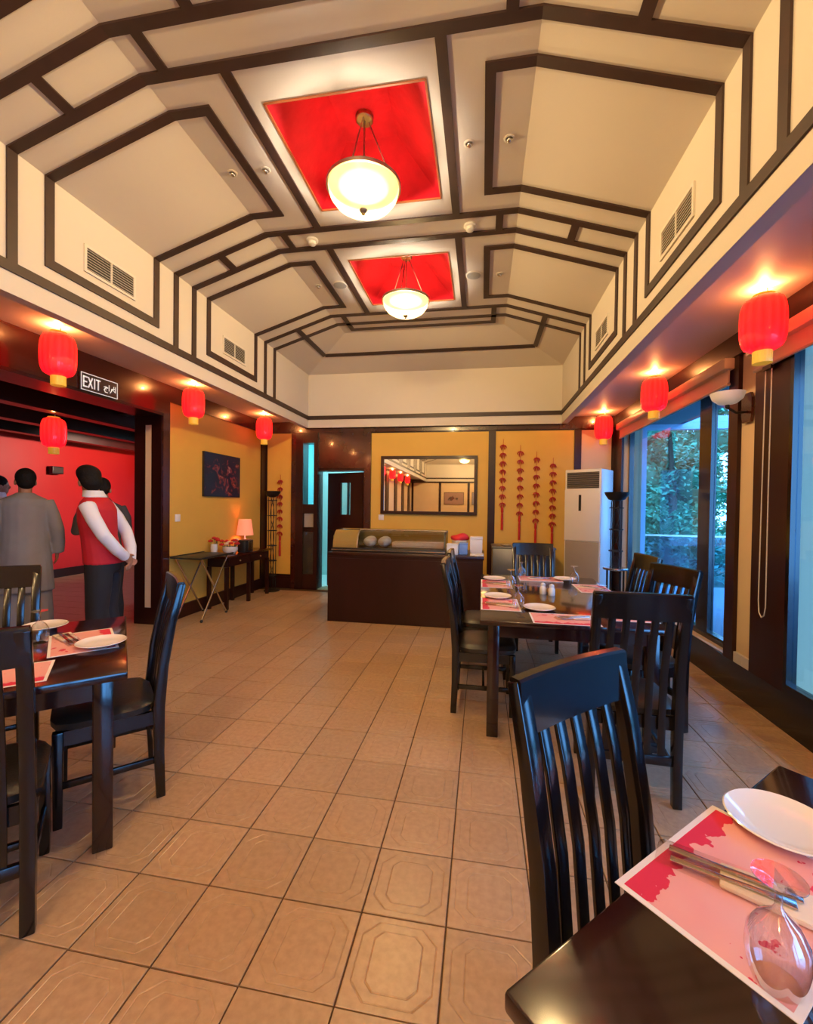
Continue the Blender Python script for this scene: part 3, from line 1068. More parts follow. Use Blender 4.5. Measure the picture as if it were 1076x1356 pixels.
def lantern(x, y, ztop, label, watt=LANTERN_W):
    t = T('paper_lantern', label, 'lantern', (x, y, ztop), group='red paper lanterns')
    n = 32
    H_ = 0.345
    rs = []
    for i in range(15):
        u = i / 14
        z = -0.056 - H_ * u
        r = 0.055 + 0.068 * (1 - abs(2 * u - 1) ** 3.2) ** 0.45 if 0 < u < 1 else 0.055
        rs.append([((r * (1 - 0.025 * (k % 2))) * math.cos(2 * PI * k / n), (r * (1 - 0.025 * (k % 2))) * math.sin(2 * PI * k / n), z) for k in range(n)])
    MB().rings(rs).build('body', LANTERN, t, smooth=50)
    MB().lathe([(0.04, -0.057), (0.058, -0.057), (0.058, -0.047), (0.04, -0.047)], 20).build('top_cap', GOLD, t, smooth=40)
    MB().lathe([(0.045, -0.475), (0.052, -0.475), (0.052, -0.392), (0.045, -0.390)], 20).build('gold_fringe', GOLD, t, smooth=40)
    MB().tube([(0.02, 0, 0.0), (0.02, 0, -0.05)], 0.004, 6).build('hook', IRON, t)
    point_light('lantern_bulb', t, (0, 0, -0.034), watt, (1.0, 0.38, 0.11), 0.012)
    return t


for y, lb in ((3.0, 'red paper lantern nearest the exit sign, hanging over the opening'), (4.67, 'red paper lantern above the light switch end of the yellow wall'), (6.37, 'red paper lantern in the far left corner')):
    lantern(-3.36, y, ZS, lb)
for y, lb in ((3.10, 'largest red paper lantern hanging before the near window post'), (4.86, 'middle red paper lantern of the row along the windows'), (6.75, 'red paper lantern above the air conditioner')):
    lantern(1.72, y, ZS, lb)
for k in range(5):
    lantern(-3.36, 3.0 - 1.72 * (k + 1), ZS, 'red paper lantern in the mirror, %s of the left row behind the camera' % ['first', 'second', 'third', 'fourth', 'fifth'][k])
for k in range(2):
    lantern(1.72, 3.10 - 1.74 * (k + 1), ZS, 'red paper lantern of the window row, %s one behind the camera' % ['nearer', 'farther'][k])
lantern(-4.90, 4.32, 2.47, 'small looking red paper lantern inside the lobby', 0.8)
lantern(-6.9, 8.9, 2.47, 'red paper lantern deep in the lobby behind the jamb', 3.0)
sp = T('added_lobby_spotlight', 'black spotlight added to brighten the red lobby wall, unseen behind the jamb', 'spotlight', (-5.3, 7.3, 2.95))  # unseen lamp added to brighten the red wall
MB().tube([(0, 0, 0), (0, 0, -0.5)], 0.012, 8).build('stem', IRON, sp)
MB().tube([(0.02, 0, -0.5), (-0.12, 0.03, -0.54)], [0.05, 0.06], 16, caps=True).build('can', BLACK, sp, smooth=40)
sl_d = D.lights.new('added_spot_bulb', 'SPOT')
sl_d.energy = 200
sl_d.color = (1.0, 0.6, 0.45)
sl_d.spot_size = 1.9
sl_d.spot_blend = 0.9
sl_d.shadow_soft_size = 0.03
slo = D.objects.new('added_spot_bulb', sl_d)
COL.objects.link(slo)
slo.parent = sp
slo.location = (-0.15, 0.038, -0.55)
slo.rotation_euler = Vector((-2.45, 0.0, -0.35)).to_track_quat('-Z', 'Y').to_euler()


# ---------------------------------------------------------------- ceiling fittings
def vent(x, side, y, label):
    t = T('air_vent', label, 'air vent', (x, y, 3.24), 0 if side > 0 else PI, group='air vents in the tray sides')
    hl, hz = 0.24, 0.10
    f = MB()
    f.box(0, -hl, hz - 0.02, 0.012, hl, hz).box(0, -hl, -hz, 0.012, hl, -hz + 0.02).box(0, -hl, -hz + 0.02, 0.012, -hl + 0.02, hz - 0.02).box(0, hl - 0.02, -hz + 0.02, 0.012, hl, hz - 0.02)
    f.build('frame', VENTM, t)
    box('back_plate', VENTD, t, 0, -hl + 0.02, -hz + 0.02, 0.002, hl - 0.02, hz - 0.02)
    box('centre_bar', VENTM, t, 0.002, -0.006, -hz + 0.02, 0.011, 0.006, hz - 0.02)
    for i in range(8):
        z = -hz + 0.03 + i * 0.0198
        MB().bar((0.006, -hl + 0.02, z), (0.006, hl - 0.02, z), 0.008, 0.003, (1, 0, -0.7)).build('slat', VENTM, t)


for k, nm in ((0, 'near'), (1, 'far')):
    y = 2.49 + PITCH * k + 0.53
    vent(CL, 1, y, 'louvred air vent in the %s bay, left side of the tray' % nm)
    vent(CR, -1, y, 'louvred air vent in the %s bay, right side of the tray' % nm)


def spotlight(x, y, label):
    t = T('ceiling_spotlight', label, 'spotlight', (x, y, ZF2), group='small ceiling spotlights')
    MB().lathe([(0.036, 0), (0.036, -0.004), (0.026, -0.008), (0.022, -0.004), (0.022, 0)], 18).build('ring', VENTM, t, smooth=40)
    MB().ell((0, 0, -0.012), 0.02, 0.02, 0.016).build('eyeball', STEEL, t, smooth=60)


for x, y, lb in ((-1.87, 3.03, 'near left ceiling spotlight inside the dark frame'), (-1.61, 3.04, 'near left ceiling spotlight beside the red recess'),
                 (-0.123, 3.03, 'near right ceiling spotlight beside the red recess'), (0.142, 3.03, 'near right ceiling spotlight inside the dark frame'),
                 (-1.855, 4.73, 'far left ceiling spotlight inside the dark frame'), (0.145, 4.76, 'far right ceiling spotlight inside the dark frame')):
    spotlight(x, y, lb)
for x, y, lb in ((-0.14, 3.905, 'white smoke detector right of the middle ceiling strip'), (-1.594, 3.90, 'white smoke detector left of the middle ceiling strip')):
    t = T('smoke_detector', lb, 'smoke detector', (x, y, ZF2))
    MB().lathe([(0.055, 0), (0.055, -0.015), (0.045, -0.022)], 20).build('base', WHITE, t, smooth=40)
    MB().lathe([(0.035, -0.022), (0.034, -0.045), (0.02, -0.052)], 18).build('sensor', WHITE, t, smooth=40)
for x, y, lb in ((-1.603, 4.74, 'round grey ceiling speaker left of the far red recess'), (-0.123, 4.745, 'round grey ceiling speaker right of the far red recess')):
    t = T('ceiling_speaker', lb, 'ceiling speaker', (x, y, ZF2))
    MB().lathe([(0.085, 0), (0.085, -0.006), (0.075, -0.009)], 24).build('ring', VENTM, t, smooth=40)
    MB().lathe([(0.074, -0.004), (0.073, -0.0105), (0.01, -0.012)], 24).build('grille', mat('grey_grille', (0.34, 0.33, 0.31), 0.7) if 'grey_grille' not in D.materials else D.materials['grey_grille'], t, smooth=60)

# ---------------------------------------------------------------- exit sign
ex = T('exit_sign', 'dark exit sign with white border and bilingual lettering over the opening', 'sign', (XL + e, 3.71, 2.575))
EL, EH = 0.415 / 2, 0.163 / 2
MB().box(0, -EL, -EH, 0.02, EL, EH).build('plate', SIGNG, ex)
fb = MB()
fb.box(0.02, -EL, EH - 0.007, 0.0225, EL, EH).box(0.02, -EL, -EH, 0.0225, EL, -EH + 0.007)
fb.box(0.02, -EL, -EH + 0.007, 0.0225, -EL + 0.007, EH - 0.007).box(0.02, EL - 0.007, -EH + 0.007, 0.0225, EL, EH - 0.007)
fb.build('border', SIGNW, ex)


def strokes(mb, segs, w, ox, oz, sx, sz):
    for pl in segs:
        for a, b in zip(pl[:-1], pl[1:]):
            pa, pb = Vector((0.0213, ox + a[0] * sx, oz + a[1] * sz)), Vector((0.0213, ox + b[0] * sx, oz + b[1] * sz))
            d = (pb - pa).normalized() * w * 0.4
            mb.bar(pa - d, pb + d, 0.0025, w, (1, 0, 0))


letters = [('E', [[(0, 0), (0, 1)], [(0, 0), (0.8, 0)], [(0, 0.5), (0.7, 0.5)], [(0, 1), (0.8, 1)]]), ('X', [[(0, 0), (0.9, 1)], [(0, 1), (0.9, 0)]]),
           ('I', [[(0.3, 0), (0.3, 1)]]), ('T', [[(0, 1), (0.9, 1)], [(0.45, 1), (0.45, 0)]])]
ox = -EL + 0.028
for nm, sg in letters:
    lm = MB()
    strokes(lm, sg, 0.013, ox, -0.045, 0.045, 0.09)
    lm.build('letter', SIGNW, ex)
    ox += {'E': 0.052, 'X': 0.052, 'I': 0.034, 'T': 0}[nm]
# arabic word, right to left: alif, kha, ra, alif, jim
ar = [[[(1.0, 0.1), (1.0, 0.85)]],
      [[(0.93, 0.55), (0.84, 0.60), (0.78, 0.42), (0.96, 0.15)], [(0.86, 0.80), (0.87, 0.83)], [(0.78, 0.42), (0.70, 0.30)]],
      [[(0.70, 0.45), (0.68, 0.15), (0.58, -0.12)]],
      [[(0.50, 0.1), (0.50, 0.85)]],
      [[(0.12, 0.48), (0.24, 0.54), (0.40, 0.46), (0.22, 0.36), (0.12, 0.10), (0.20, -0.18), (0.38, -0.2)], [(0.25, 0.14), (0.26, 0.17)]]]
for sg in ar:
    lm = MB()
    strokes(lm, sg, 0.0085, 0.028, -0.03, 0.152, 0.072)
    lm.build('letter', SIGNW, ex)


# ---------------------------------------------------------------- furniture builders
def make_chair():
    t = T('dining_chair', 'x', 'chair', group='black slat back dining chairs')
    # facing +y; back posts at -y
    for s in (-1, 1):
        x = 0.197 * s
        MB().path([(x, -0.205, 0), (x, -0.196, 0.22), (x, -0.195, 0.45), (x, -0.213, 0.65), (x, -0.25, 0.86), (x, -0.295, 1.045)],
                  [0.042] * 6, [0.040, 0.046, 0.052, 0.046, 0.040, 0.034], (1, 0, 0)).build('rear_leg', BLACKW, t, bevel=0.004)
    for s in (-1, 1):
        MB().path([(0.195 * s, 0.195, 0), (0.195 * s, 0.195, 0.43)], [0.034, 0.042], [0.034, 0.042]).build('front_leg', BLACKW, t, bevel=0.004)
    box('apron', BLACKW, t, -0.18, 0.18, 0.365, 0.18, 0.205, 0.43)
    box('apron', BLACKW, t, -0.18, -0.185, 0.365, 0.18, -0.165, 0.43)
    for s in (-1, 1):
        box('apron', BLACKW, t, 0.185 * s, -0.19, 0.365, 0.208 * s, 0.18, 0.43)
    # cushion
    rs = []
    for z, k in ((0.43, 0.0), (0.435, 0.008), (0.462, 0.010), (0.478, -0.008), (0.486, -0.04), (0.488, -0.12)):
        ring = []
        for q in range(24):
            a = 2 * PI * q / 24
            cx, cy = math.cos(a), math.sin(a)
            p = 5.0
            rr = 1.0 / (abs(cx) ** p + abs(cy) ** p) ** (1 / p)
            ring.append(((0.213 + k) * rr * cx, 0.022 + (0.197 + k) * rr * cy, z))
        rs.append(ring)
    MB().rings(rs).build('seat_cushion', LEATHER, t, smooth=50)

    def backy(z):          # the rake of the back
        return -0.205 - 0.13 * max(0, (z - 0.55)) ** 1.35 - 0.006

    def bow(x):
        return -0.014 * (1 - (x / 0.2) ** 2)
    # top rail: curved board
    rs = []
    for i in range(9):
        x = -0.213 + 0.426 * i / 8
        zt = 1.054 + 0.003 * (1 - (x / 0.213) ** 2)
        y0, y1 = -0.272 + bow(x) * 0.7, -0.308 + bow(x) * 0.7
        rs.append([(x, y0 + 0.014, 0.925), (x, y0, zt - 0.006), (x, y0 - 0.006, zt), (x, y1 + 0.006, zt), (x, y1, zt - 0.006), (x, y1 + 0.018, 0.925)])
    MB().rings(rs).build('top_rail', BLACKW, t, smooth=30)
    for k in range(5):
        x = -0.127 + 0.0635 * k
        MB().path([(x, -0.198, 0.235), (x, -0.197 + 0.1 * bow(x), 0.46), (x, -0.213 + 0.4 * bow(x), 0.65), (x, -0.243 + 0.7 * bow(x), 0.82), (x, -0.274 + 0.7 * bow(x), 0.935)],
                  0.034, 0.013, (1, 0, 0)).build('slat', BLACKW, t, bevel=0.003)
    for s in (-1, 1):
        MB().bar((0.196 * s, -0.215, 0.185), (0.195 * s, 0.18, 0.185), 0.018, 0.03, (1, 0, 0)).build('stretcher', BLACKW, t, bevel=0.003)
    MB().bar((-0.19, 0.0, 0.185), (0.19, 0.0, 0.185), 0.018, 0.026, (0, 1, 0)).build('stretcher', BLACKW, t, bevel=0.003)
    MB().bar((-0.185, -0.198, 0.22), (0.185, -0.198, 0.22), 0.022, 0.045, (0, 1, 0)).build('stretcher', BLACKW, t, bevel=0.003)
    return t


chair0 = make_chair()
_first = [True]


def chair(x, y, face, label, dx=0.0):
    """x, y: middle of the seat; face: direction the sitter looks, degrees anticlockwise from +x"""
    rz = math.radians(face - 90)
    if _first[0]:
        _first[0] = False
        chair0.location = (x, y, 0)
        chair0.rotation_euler = (0, 0, rz)
        chair0['label'] = label
        return chair0
    return copy_tree(chair0, label, (x, y, 0), rz)


def table(x, y, rz, hx, hy, label):
    t = T('dining_table', label, 'table', (x, y, 0), rz, group='dark wood dining tables')
    MB().box(-hx, -hy, 0.718, hx, hy, 0.75).build('tabletop', TABLEW, t, bevel=0.006)
    for s in (-1, 1):
        box('apron', TABLEW, t, -hx + 0.12, s * (hy - 0.055), 0.635, hx - 0.12, s * (hy - 0.08), 0.718)
        box('apron', TABLEW, t, s * (hx - 0.055), -hy + 0.12, 0.635, s * (hx - 0.08), hy - 0.12, 0.718)
    for sx in (-1, 1):
        for sy in (-1, 1):
            MB().box(sx * (hx - 0.05), sy * (hy - 0.05), 0, sx * (hx - 0.122), sy * (hy - 0.122), 0.718).build('leg', TABLEW, t, bevel=0.005)
    return t


R43 = math.radians(42.7)
ux, uy = math.cos(R43), math.sin(R43)          # (.735,.678)


def loc43(c, a, b):
    """point a along the 42.7 degree axis and b along its left normal"""
    return (c[0] + a * ux - b * uy, c[1] + a * uy + b * ux)


# left table: corner at (-1.43,1.58); far-right edge runs up-left, near-right edge runs down-left
HT = 0.53
T1 = loc43((-1.43, 1.58), -HT, HT)
table(T1[0], T1[1], R43, HT, HT, 'dark square dining table at the left edge, turned diagonally')
# near right table: far corner (.821,1.362), left corner (.045,.635)
T3 = loc43((0.821, 1.362), -HT, -HT)
table(T3[0], T3[1], R43, HT, HT, 'dark square dining table in the right foreground')
T2 = (0.55, 3.68)
table(T2[0], T2[1], 0, 0.55, 0.94, 'long dark dining table laid for six by the windows')

chair(-1.83, 1.91, 225, 'black slat back chair at the left table, its back towards the counter')
p = loc43((-1.43, 1.58), -0.34, -0.0)
chair(-1.765, 1.235, 132.7, 'black slat back chair cut off by the left edge of the photo')
p = loc43(T1, -0.13, HT + 0.03)
chair(p[0], p[1], 312.7, 'black slat back chair beyond the left table, in front of the guests')
chair(0.03, 3.28, 0, 'black slat back chair nearest on the counter side of the long table')
chair(0.02, 3.95, 0, 'second black slat back chair on the counter side of the long table')
chair(0.56, 4.72, 270, 'black slat back chair at the far end of the long table')
chair(1.12, 4.02, 186, 'black slat back chair by the window, farther one beside the torchiere')
chair(1.06, 3.22, 200, 'black slat back chair on the window side, nearer one of the two')
chair(0.765, 2.515, 88, 'black slat back chair at the near end of the long table, back to camera')
chair(0.435, 0.975, 312.7, 'large black slat back chair in the right foreground tucked under the table')


# ---------------------------------------------------------------- table settings
def make_plate():
    t = T('dinner_plate', 'x', 'plate', group='white plates')
    prof = [(0.055, 0.0), (0.06, 0.004), (0.085, 0.008), (0.105, 0.018), (0.107, 0.020), (0.104, 0.022), (0.083, 0.013), (0.06, 0.009), (0.01, 0.008)]
    MB().lathe(prof, 40).build('body', CHINA, t, smooth=50)
    return t


def make_glass():
    t = T('wine_glass', 'x', 'glass', group='upturned wine glasses')
    prof = [(0.031, 0.0), (0.037, 0.02), (0.041, 0.045), (0.038, 0.07), (0.026, 0.092), (0.010, 0.106), (0.005, 0.115), (0.0045, 0.135), (0.008, 0.148),
            (0.034, 0.156), (0.034, 0.158)]
    MB().lathe(prof, 28).build('goblet', CLEAR, t, smooth=60)
    return t


def make_mat():
    t = T('placemat', 'x', 'placemat', group='pink printed placemats')
    MB().box(-0.2, -0.135, 0.0, 0.2, 0.135, 0.0012).build('sheet', MATPRINT, t)
    return t


def make_cutlery():
    t = T('cutlery_packet', 'x', 'cutlery', group='wrapped cutlery packets')
    # long axis x; napkin at one end, handles at the other
    nk = MB()
    nk.add([(-0.02, -0.032, 0.002), (0.12, -0.04, 0.002), (0.12, 0.04, 0.002), (-0.02, 0.032, 0.002), (-0.02, -0.032, 0.010), (0.12, -0.04, 0.012), (0.12, 0.04, 0.012), (-0.02, 0.032, 0.010)],
           [(3, 2, 1, 0), (4, 5, 6, 7), (0, 1, 5, 4), (1, 2, 6, 5), (2, 3, 7, 6), (3, 0, 4, 7)])
    nk.build('napkin', NAPKIN, t, bevel=0.003)
    MB().path([(-0.10, -0.016, 0.008), (-0.02, -0.014, 0.011), (0.03, -0.012, 0.014), (0.09, -0.010, 0.0145)], [0.016, 0.012, 0.010, 0.022], 0.003, (0, 1, 0)).build('fork', STEEL, t, bevel=0.001)
    MB().path([(-0.105, 0.014, 0.008), (-0.02, 0.012, 0.0115), (0.03, 0.011, 0.0145), (0.10, 0.010, 0.0145)], [0.018, 0.015, 0.014, 0.016], 0.003, (0, 1, 0)).build('knife', STEEL, t, bevel=0.001)
    sl_ = MB()
    rs = []
    for x, w, z in ((-0.125, 0.034, 0.006), (-0.115, 0.034, 0.013), (0, 0.036, 0.017), (0.06, 0.042, 0.018), (0.065, 0.042, 0.017)):
        rs.append([(x, -w, 0.0015), (x, w, 0.0015), (x, w * 0.8, z), (x, -w * 0.8, z + 0.002 * math.sin(x * 80))])
    sl_.rings(rs).build('plastic_sleeve', SLEEVE, t, smooth=60)
    return t


proto = {}


def put(kind, maker, x, y, rz, label, z=0.75):
    if kind not in proto:
        t = proto[kind] = maker()
        t['label'] = label
        t.location = (x, y, z)
        t.rotation_euler = (0, 0, rz)
        return t
    return copy_tree(proto[kind], label, (x, y, z), rz)


ZM = 0.7512


def setting(who, cx, cy, rz, plate=None, glass=None, cut=None, zc=None):
    """placemat centre, rz = direction of its long side; plate / glass / cutlery in mat axes (x along, y away from the sitter)"""
    c, s = math.cos(rz), math.sin(rz)
    put('mat', make_mat, cx, cy, rz, 'pink printed placemat ' + who)

    def w(q):
        return cx + q[0] * c - q[1] * s, cy + q[0] * s + q[1] * c
    if plate:
        x, y = w(plate)
        put('plate', make_plate, x, y, 0, 'white plate ' + who, ZM)
    if glass:
        x, y = w(glass)
        on = abs(glass[0]) < 0.2 and abs(glass[1]) < 0.135
        put('glass', make_glass, x, y, 0, 'upturned wine glass ' + who, ZM if on else 0.75)
    if cut:
        x, y = w(cut)
        put('cutlery', make_cutlery, x, y, rz + cut[2], 'cutlery wrapped with napkin ' + who, ZM)


# near right table: mat corners (.281,.873) (.551,1.121) (.448,.691)
setting('on the right foreground table', 0.496, 0.905, math.radians(42.7 + 180), plate=(-0.245, -0.018), glass=(0.158, 0.095), cut=(0.012, -0.015, math.radians(110)))
# left table
setting('before the chair at the left table', -1.957, 1.878, math.radians(222.7 - 90 + 5), plate=(-0.12, -0.07), glass=(0.10, 0.17), cut=(0.06, 0.055, 0.25))
setting('at the left edge of the left table', -1.90, 1.40, math.radians(42.7), glass=(-0.02, 0.12))
put('plate', make_plate, -2.36, 2.03, 0, 'white plate on the far side of the left table')
# long table
setting('at the nearer place on the counter side of the long table', 0.14, 3.22, math.radians(-90), plate=(-0.22, -0.01), glass=(0.10, 0.12), cut=(0.04, 0.0, 1.3))
setting('at the second place on the counter side of the long table', 0.14, 4.06, math.radians(-90), plate=(-0.22, -0.01), glass=(0.17, 0.12), cut=(0.02, 0.0, 1.2))
setting('at the near end of the long table', 0.52, 2.875, 0, plate=(-0.12, 0.23), cut=(0.07, 0.02, 0.25))
setting('at the far end of the long table', 0.57, 4.44, math.radians(180), glass=(0.17, -0.03), plate=(-0.23, 0.02), cut=(0.0, 0.0, 0.2))
setting('at the farther window place of the long table', 0.96, 4.02, math.radians(90), glass=(0.26, 0.10), cut=(0.0, 0.0, 1.2))
setting('at the nearer window place of the long table', 0.96, 3.10, math.radians(90), plate=(-0.03, -0.02), glass=(0.17, 0.12))
for x, y, lb in ((0.50, 3.68, 'white ceramic shaker, left one of the pair on the long table'), (0.56, 3.63, 'white ceramic shaker, right one of the pair on the long table')):
    t = T('condiment_shaker', lb, 'shaker', (x, y, 0.75), group='pair of white shakers')
    MB().lathe([(0.024, 0), (0.027, 0.006), (0.026, 0.05), (0.018, 0.066)], 20).build('body', CHINA, t, smooth=40)
    MB().lathe([(0.019, 0.066), (0.021, 0.072), (0.017, 0.086), (0.006, 0.092)], 20).build('cap', PORC, t, smooth=40)

# ---------------------------------------------------------------- counter with display case
ct = T('service_counter', 'dark wood service counter with plain front panel', 'counter', (-0.92, 5.6, 0))
MB().box(-0.955, -0.40, 0.0, 0.945, 0.40, 0.82).build('body', WOOD, ct)
MB().box(-0.965, -0.41, 0.82, 0.955, 0.41, 0.86).build('countertop', WOOD, ct, bevel=0.004)
MB().box(-0.94, -0.405, 0.03, 0.93, -0.40, 0.79).build('front_panel', WOOD, ct)
sc = T('display_case', 'curved glass sushi display case with golden reflection coloured into its end, on the counter', 'display case', (-1.15, 5.52, 0.86))
MB().box(-0.72, -0.2, 0, 0.72, 0.24, 0.05).build('base', BLACK, sc, bevel=0.004)
MB().box(-0.725, -0.205, 0.018, 0.725, -0.2, 0.03).build('trim_line', STEEL, sc)


def curve(n=8):
    pts = []
    for i in range(n + 1):
        a = PI / 2 * i / n
        pts.append((-0.19 + 0.17 * (1 - math.cos(a)), 0.05 + 0.22 * math.sin(a)))
    return pts + [(0.22, 0.27)]


def shell(mb, x0, x1, th=0.005):
    cv = curve()
    for a, b in zip(cv[:-1], cv[1:]):
        mb.add([(x0, a[0], a[1]), (x1, a[0], a[1]), (x1, b[0], b[1]), (x0, b[0], b[1]),
                (x0, a[0] + th, a[1] - th), (x1, a[0] + th, a[1] - th), (x1, b[0] + th, b[1] - th), (x0, b[0] + th, b[1] - th)],
               [(0, 1, 2, 3), (7, 6, 5, 4), (0, 1, 5, 4), (2, 3, 7, 6), (0, 3, 7, 4), (1, 2, 6, 5)])
    return mb


shell(MB(), -0.71, -0.40).build('gold_reflection_end', CASEGOLD, sc, smooth=40)  # gold reflection in the glass, made as an opaque coloured shell
shell(MB(), -0.385, 0.70).build('glass', CASEG, sc, smooth=40)
for x0, x1, m_ in ((-0.40, -0.385, STEEL), (0.70, 0.72, BLACK)):
    shell(MB(), x0, x1, 0.016).build('rib', m_, sc, smooth=40)
MB().box(-0.71, 0.215, 0.05, 0.72, 0.235, 0.275).build('back_panel', CASEGOLD, sc)
MB().tube([(-0.40, -0.02, 0.275), (0.72, -0.02, 0.275)], 0.008).build('top_rail', STEEL, sc, smooth=40)
MB().box(-0.71, -0.17, 0.05, -0.70, 0.22, 0.20).build('end_plate', CASEGOLD, sc)
MB().box(0.02, 0.0, 0.05, 0.68, 0.2, 0.12).build('tray', NAPKIN, sc, bevel=0.006)
for x, lb in ((-1.42, 'white cloth bundle in the display case, left one'), (-1.23, 'white cloth bundle in the display case, right one')):
    b_ = T('cloth_bundle', lb, 'cloth', (x, 5.52, 0.912))
    mb = MB()
    mb.ell((0, 0, 0.07), 0.085, 0.10, 0.07, 18, 12)
    mb.v = [(a * (1 + 0.06 * math.sin(9 * b + 5 * c)), b, max(0.001, c * (1 + 0.10 * math.sin(14 * a)))) for a, b, c in mb.v]
    mb.build('cloth', BAGW, b_, smooth=60)
for nm, x, y, hx, hy, hz, m_, lb, cat in (
        ('tissue_box', -0.345, 5.42, 0.07, 0.07, 0.13, WHITE, 'white cardboard box on the counter beside the display case', 'box'),
        ('blue_carton', -0.215, 5.46, 0.05, 0.07, 0.14, BLUEB, 'blue carton on the counter between white box and red cloth', 'box'),
        ('paper_box', -0.06, 5.60, 0.075, 0.09, 0.21, OFFWHITE, 'tall grey white box at the right end of the counter', 'box')):
    t = T(nm, lb, cat, (x, y, 0.86))
    MB().box(-hx, -hy, 0, hx, hy, hz * 0.86).build('body', m_, t, bevel=0.003)
    MB().box(-hx - 0.003, -hy - 0.003, hz * 0.86, hx + 0.003, hy + 0.003, hz).build('lid', m_, t, bevel=0.003)
t = T('red_cloth_basket', 'red cloth lined basket on the counter behind the white box', 'basket', (-0.27, 5.66, 0.86))
MB().lathe([(0.08, 0), (0.09, 0.01), (0.105, 0.16), (0.10, 0.16), (0.085, 0.02)], 20).build('basket', NAPKIN, t, smooth=40)
mb = MB().ell((0, 0, 0.185), 0.12, 0.11, 0.055, 20, 10)
mb.v = [(a * (1 + 0.08 * math.sin(20 * b)), b, c + 0.012 * math.sin(30 * a)) for a, b, c in mb.v]
mb.build('cloth', REDCL, t, smooth=60)
t = T('serving_board', 'pale serving board lying at the right end of the counter', 'tray', (-0.04, 5.36, 0.86))
MB().box(-0.09, -0.11, 0, 0.07, 0.11, 0.016).build('board', OFFWHITE, t, bevel=0.004)
MB().box(-0.03, -0.15, 0.002, 0.01, -0.11, 0.014).build('handle', OFFWHITE, t, bevel=0.003)

# grey trolley behind the long table
tr = T('service_trolley', 'grey metal service trolley under the chili garlands', 'trolley', (0.62, 6.62, 0))
MB().box(-0.46, -0.28, 0.12, 0.40, 0.28, 0.86).build('body', DARKSTEEL, tr, bevel=0.01)
MB().box(-0.47, -0.29, 0.86, 0.41, 0.29, 0.885).build('top', DARKSTEEL, tr, bevel=0.006)
MB().box(-0.10, -0.285, 0.16, 0.38, -0.28, 0.84).build('door', BLACK, tr)
for x in (-0.42, 0.36):
    for y in (-0.24, 0.24):
        MB().tube([(x - 0.012, y, 0.06), (x + 0.012, y, 0.06)], 0.06, 14).build('wheel', BLACK, tr, smooth=40)
for i, (x, y) in enumerate(((0.36, 6.5), (0.52, 6.56), (0.80, 6.5))):
    t = T('stacked_saucer', ['white saucer on the trolley, left one', 'white saucer on the trolley, middle one', 'white saucer on the trolley, right one'][i], 'saucer', (x, y, 0.885), group='saucers on the trolley')
    MB().lathe([(0.03, 0), (0.06, 0.006), (0.075, 0.014), (0.06, 0.012), (0.01, 0.008)], 24).build('body', CHINA, t, smooth=50)

# floor standing air conditioner, turned out of the corner
AC = T('air_conditioner', 'white floor standing air conditioner in the right back corner', 'air conditioner', (1.15, 6.45, 0), math.radians(-35))
aw, ad, ah = 0.50, 0.42, 1.98
MB().box(0, 0, 0.04, aw, ad, ah).build('body', OFFWHITE, AC, bevel=0.012)
MB().box(0.01, 0.01, 0, aw - 0.01, ad - 0.01, 0.04).build('foot', BLACK, AC)
MB().box(0.02, -0.012, 0.06, aw - 0.02, 0.0, 0.99).build('lower_panel', ACGREY, AC, bevel=0.004)
MB().box(0.005, -0.018, 1.0, aw - 0.005, 0.0, 1.70).build('upper_panel', OFFWHITE, AC, bevel=0.006)
MB().box(0.03, -0.004, 1.72, aw - 0.03, 0.0, 1.94).build('outlet_recess', VENTD, AC)
for k in range(8):
    z = 1.735 + k * 0.027
    MB().bar((0.03, -0.008, z), (aw - 0.03, -0.008, z), 0.016, 0.004, (0, 1, -0.6)).build('louvre', ACGREY, AC)
MB().box(0.205, -0.021, 1.41, 0.24, -0.018, 1.63).build('display', BLACK, AC)


def torchiere(x, y, label, shelf, ztop=1.64):
    t = T('torchiere_lamp', label, 'floor lamp', (x, y, 0))
    MB().lathe([(0.03, ztop - 0.105), (0.09, ztop - 0.085), (0.125, ztop - 0.03), (0.135, ztop), (0.128, ztop), (0.115, ztop - 0.03), (0.08, ztop - 0.075), (0.02, ztop - 0.09)], 24).build('bowl', IRON, t, smooth=50)
    for k in range(4):
        a = PI / 4 + k * PI / 2
        c, s = 0.062 * math.cos(a), 0.062 * math.sin(a)
        MB().tube([(c, s, 0.0 if not shelf else 0.76), (c, s, ztop - 0.10)], 0.006, 8).build('post', IRON, t, smooth=40)
    z = 0.95 if shelf else 0.25
    while z < ztop - 0.12:
        m = MB().lathe([(0.052, z), (0.078, z), (0.078, z + 0.012), (0.052, z + 0.012)], 16, closed=True)
        m.build('ring', IRON, t, smooth=40)
        z += 0.25
    for k in range(2):
        a = k * PI
        pts = []
        for i in range(25):
            u = i / 24
            zz = (0.80 if shelf else 0.10) + u * (ztop - 0.12 - (0.80 if shelf else 0.10))
            pts.append((0.03 * math.cos(a + u * 12), 0.03 * math.sin(a + u * 12), zz))
        MB().tube(pts, 0.0045, 6).build('scroll', IRON, t, smooth=60)
    if shelf:
        MB().lathe([(0.13, 0.735), (0.135, 0.74), (0.135, 0.755), (0.13, 0.76)], 24).build('shelf', STEEL, t, smooth=30)
        for k in range(4):
            a = PI / 4 + k * PI / 2
            MB().tube([(0.10 * math.cos(a), 0.10 * math.sin(a), 0), (0.10 * math.cos(a), 0.10 * math.sin(a), 0.735)], 0.011, 8).build('leg', IRON, t, smooth=40)
    else:
        MB().lathe([(0.13, 0), (0.13, 0.012), (0.05, 0.03)], 24).build('base', IRON, t, smooth=30)
    return t


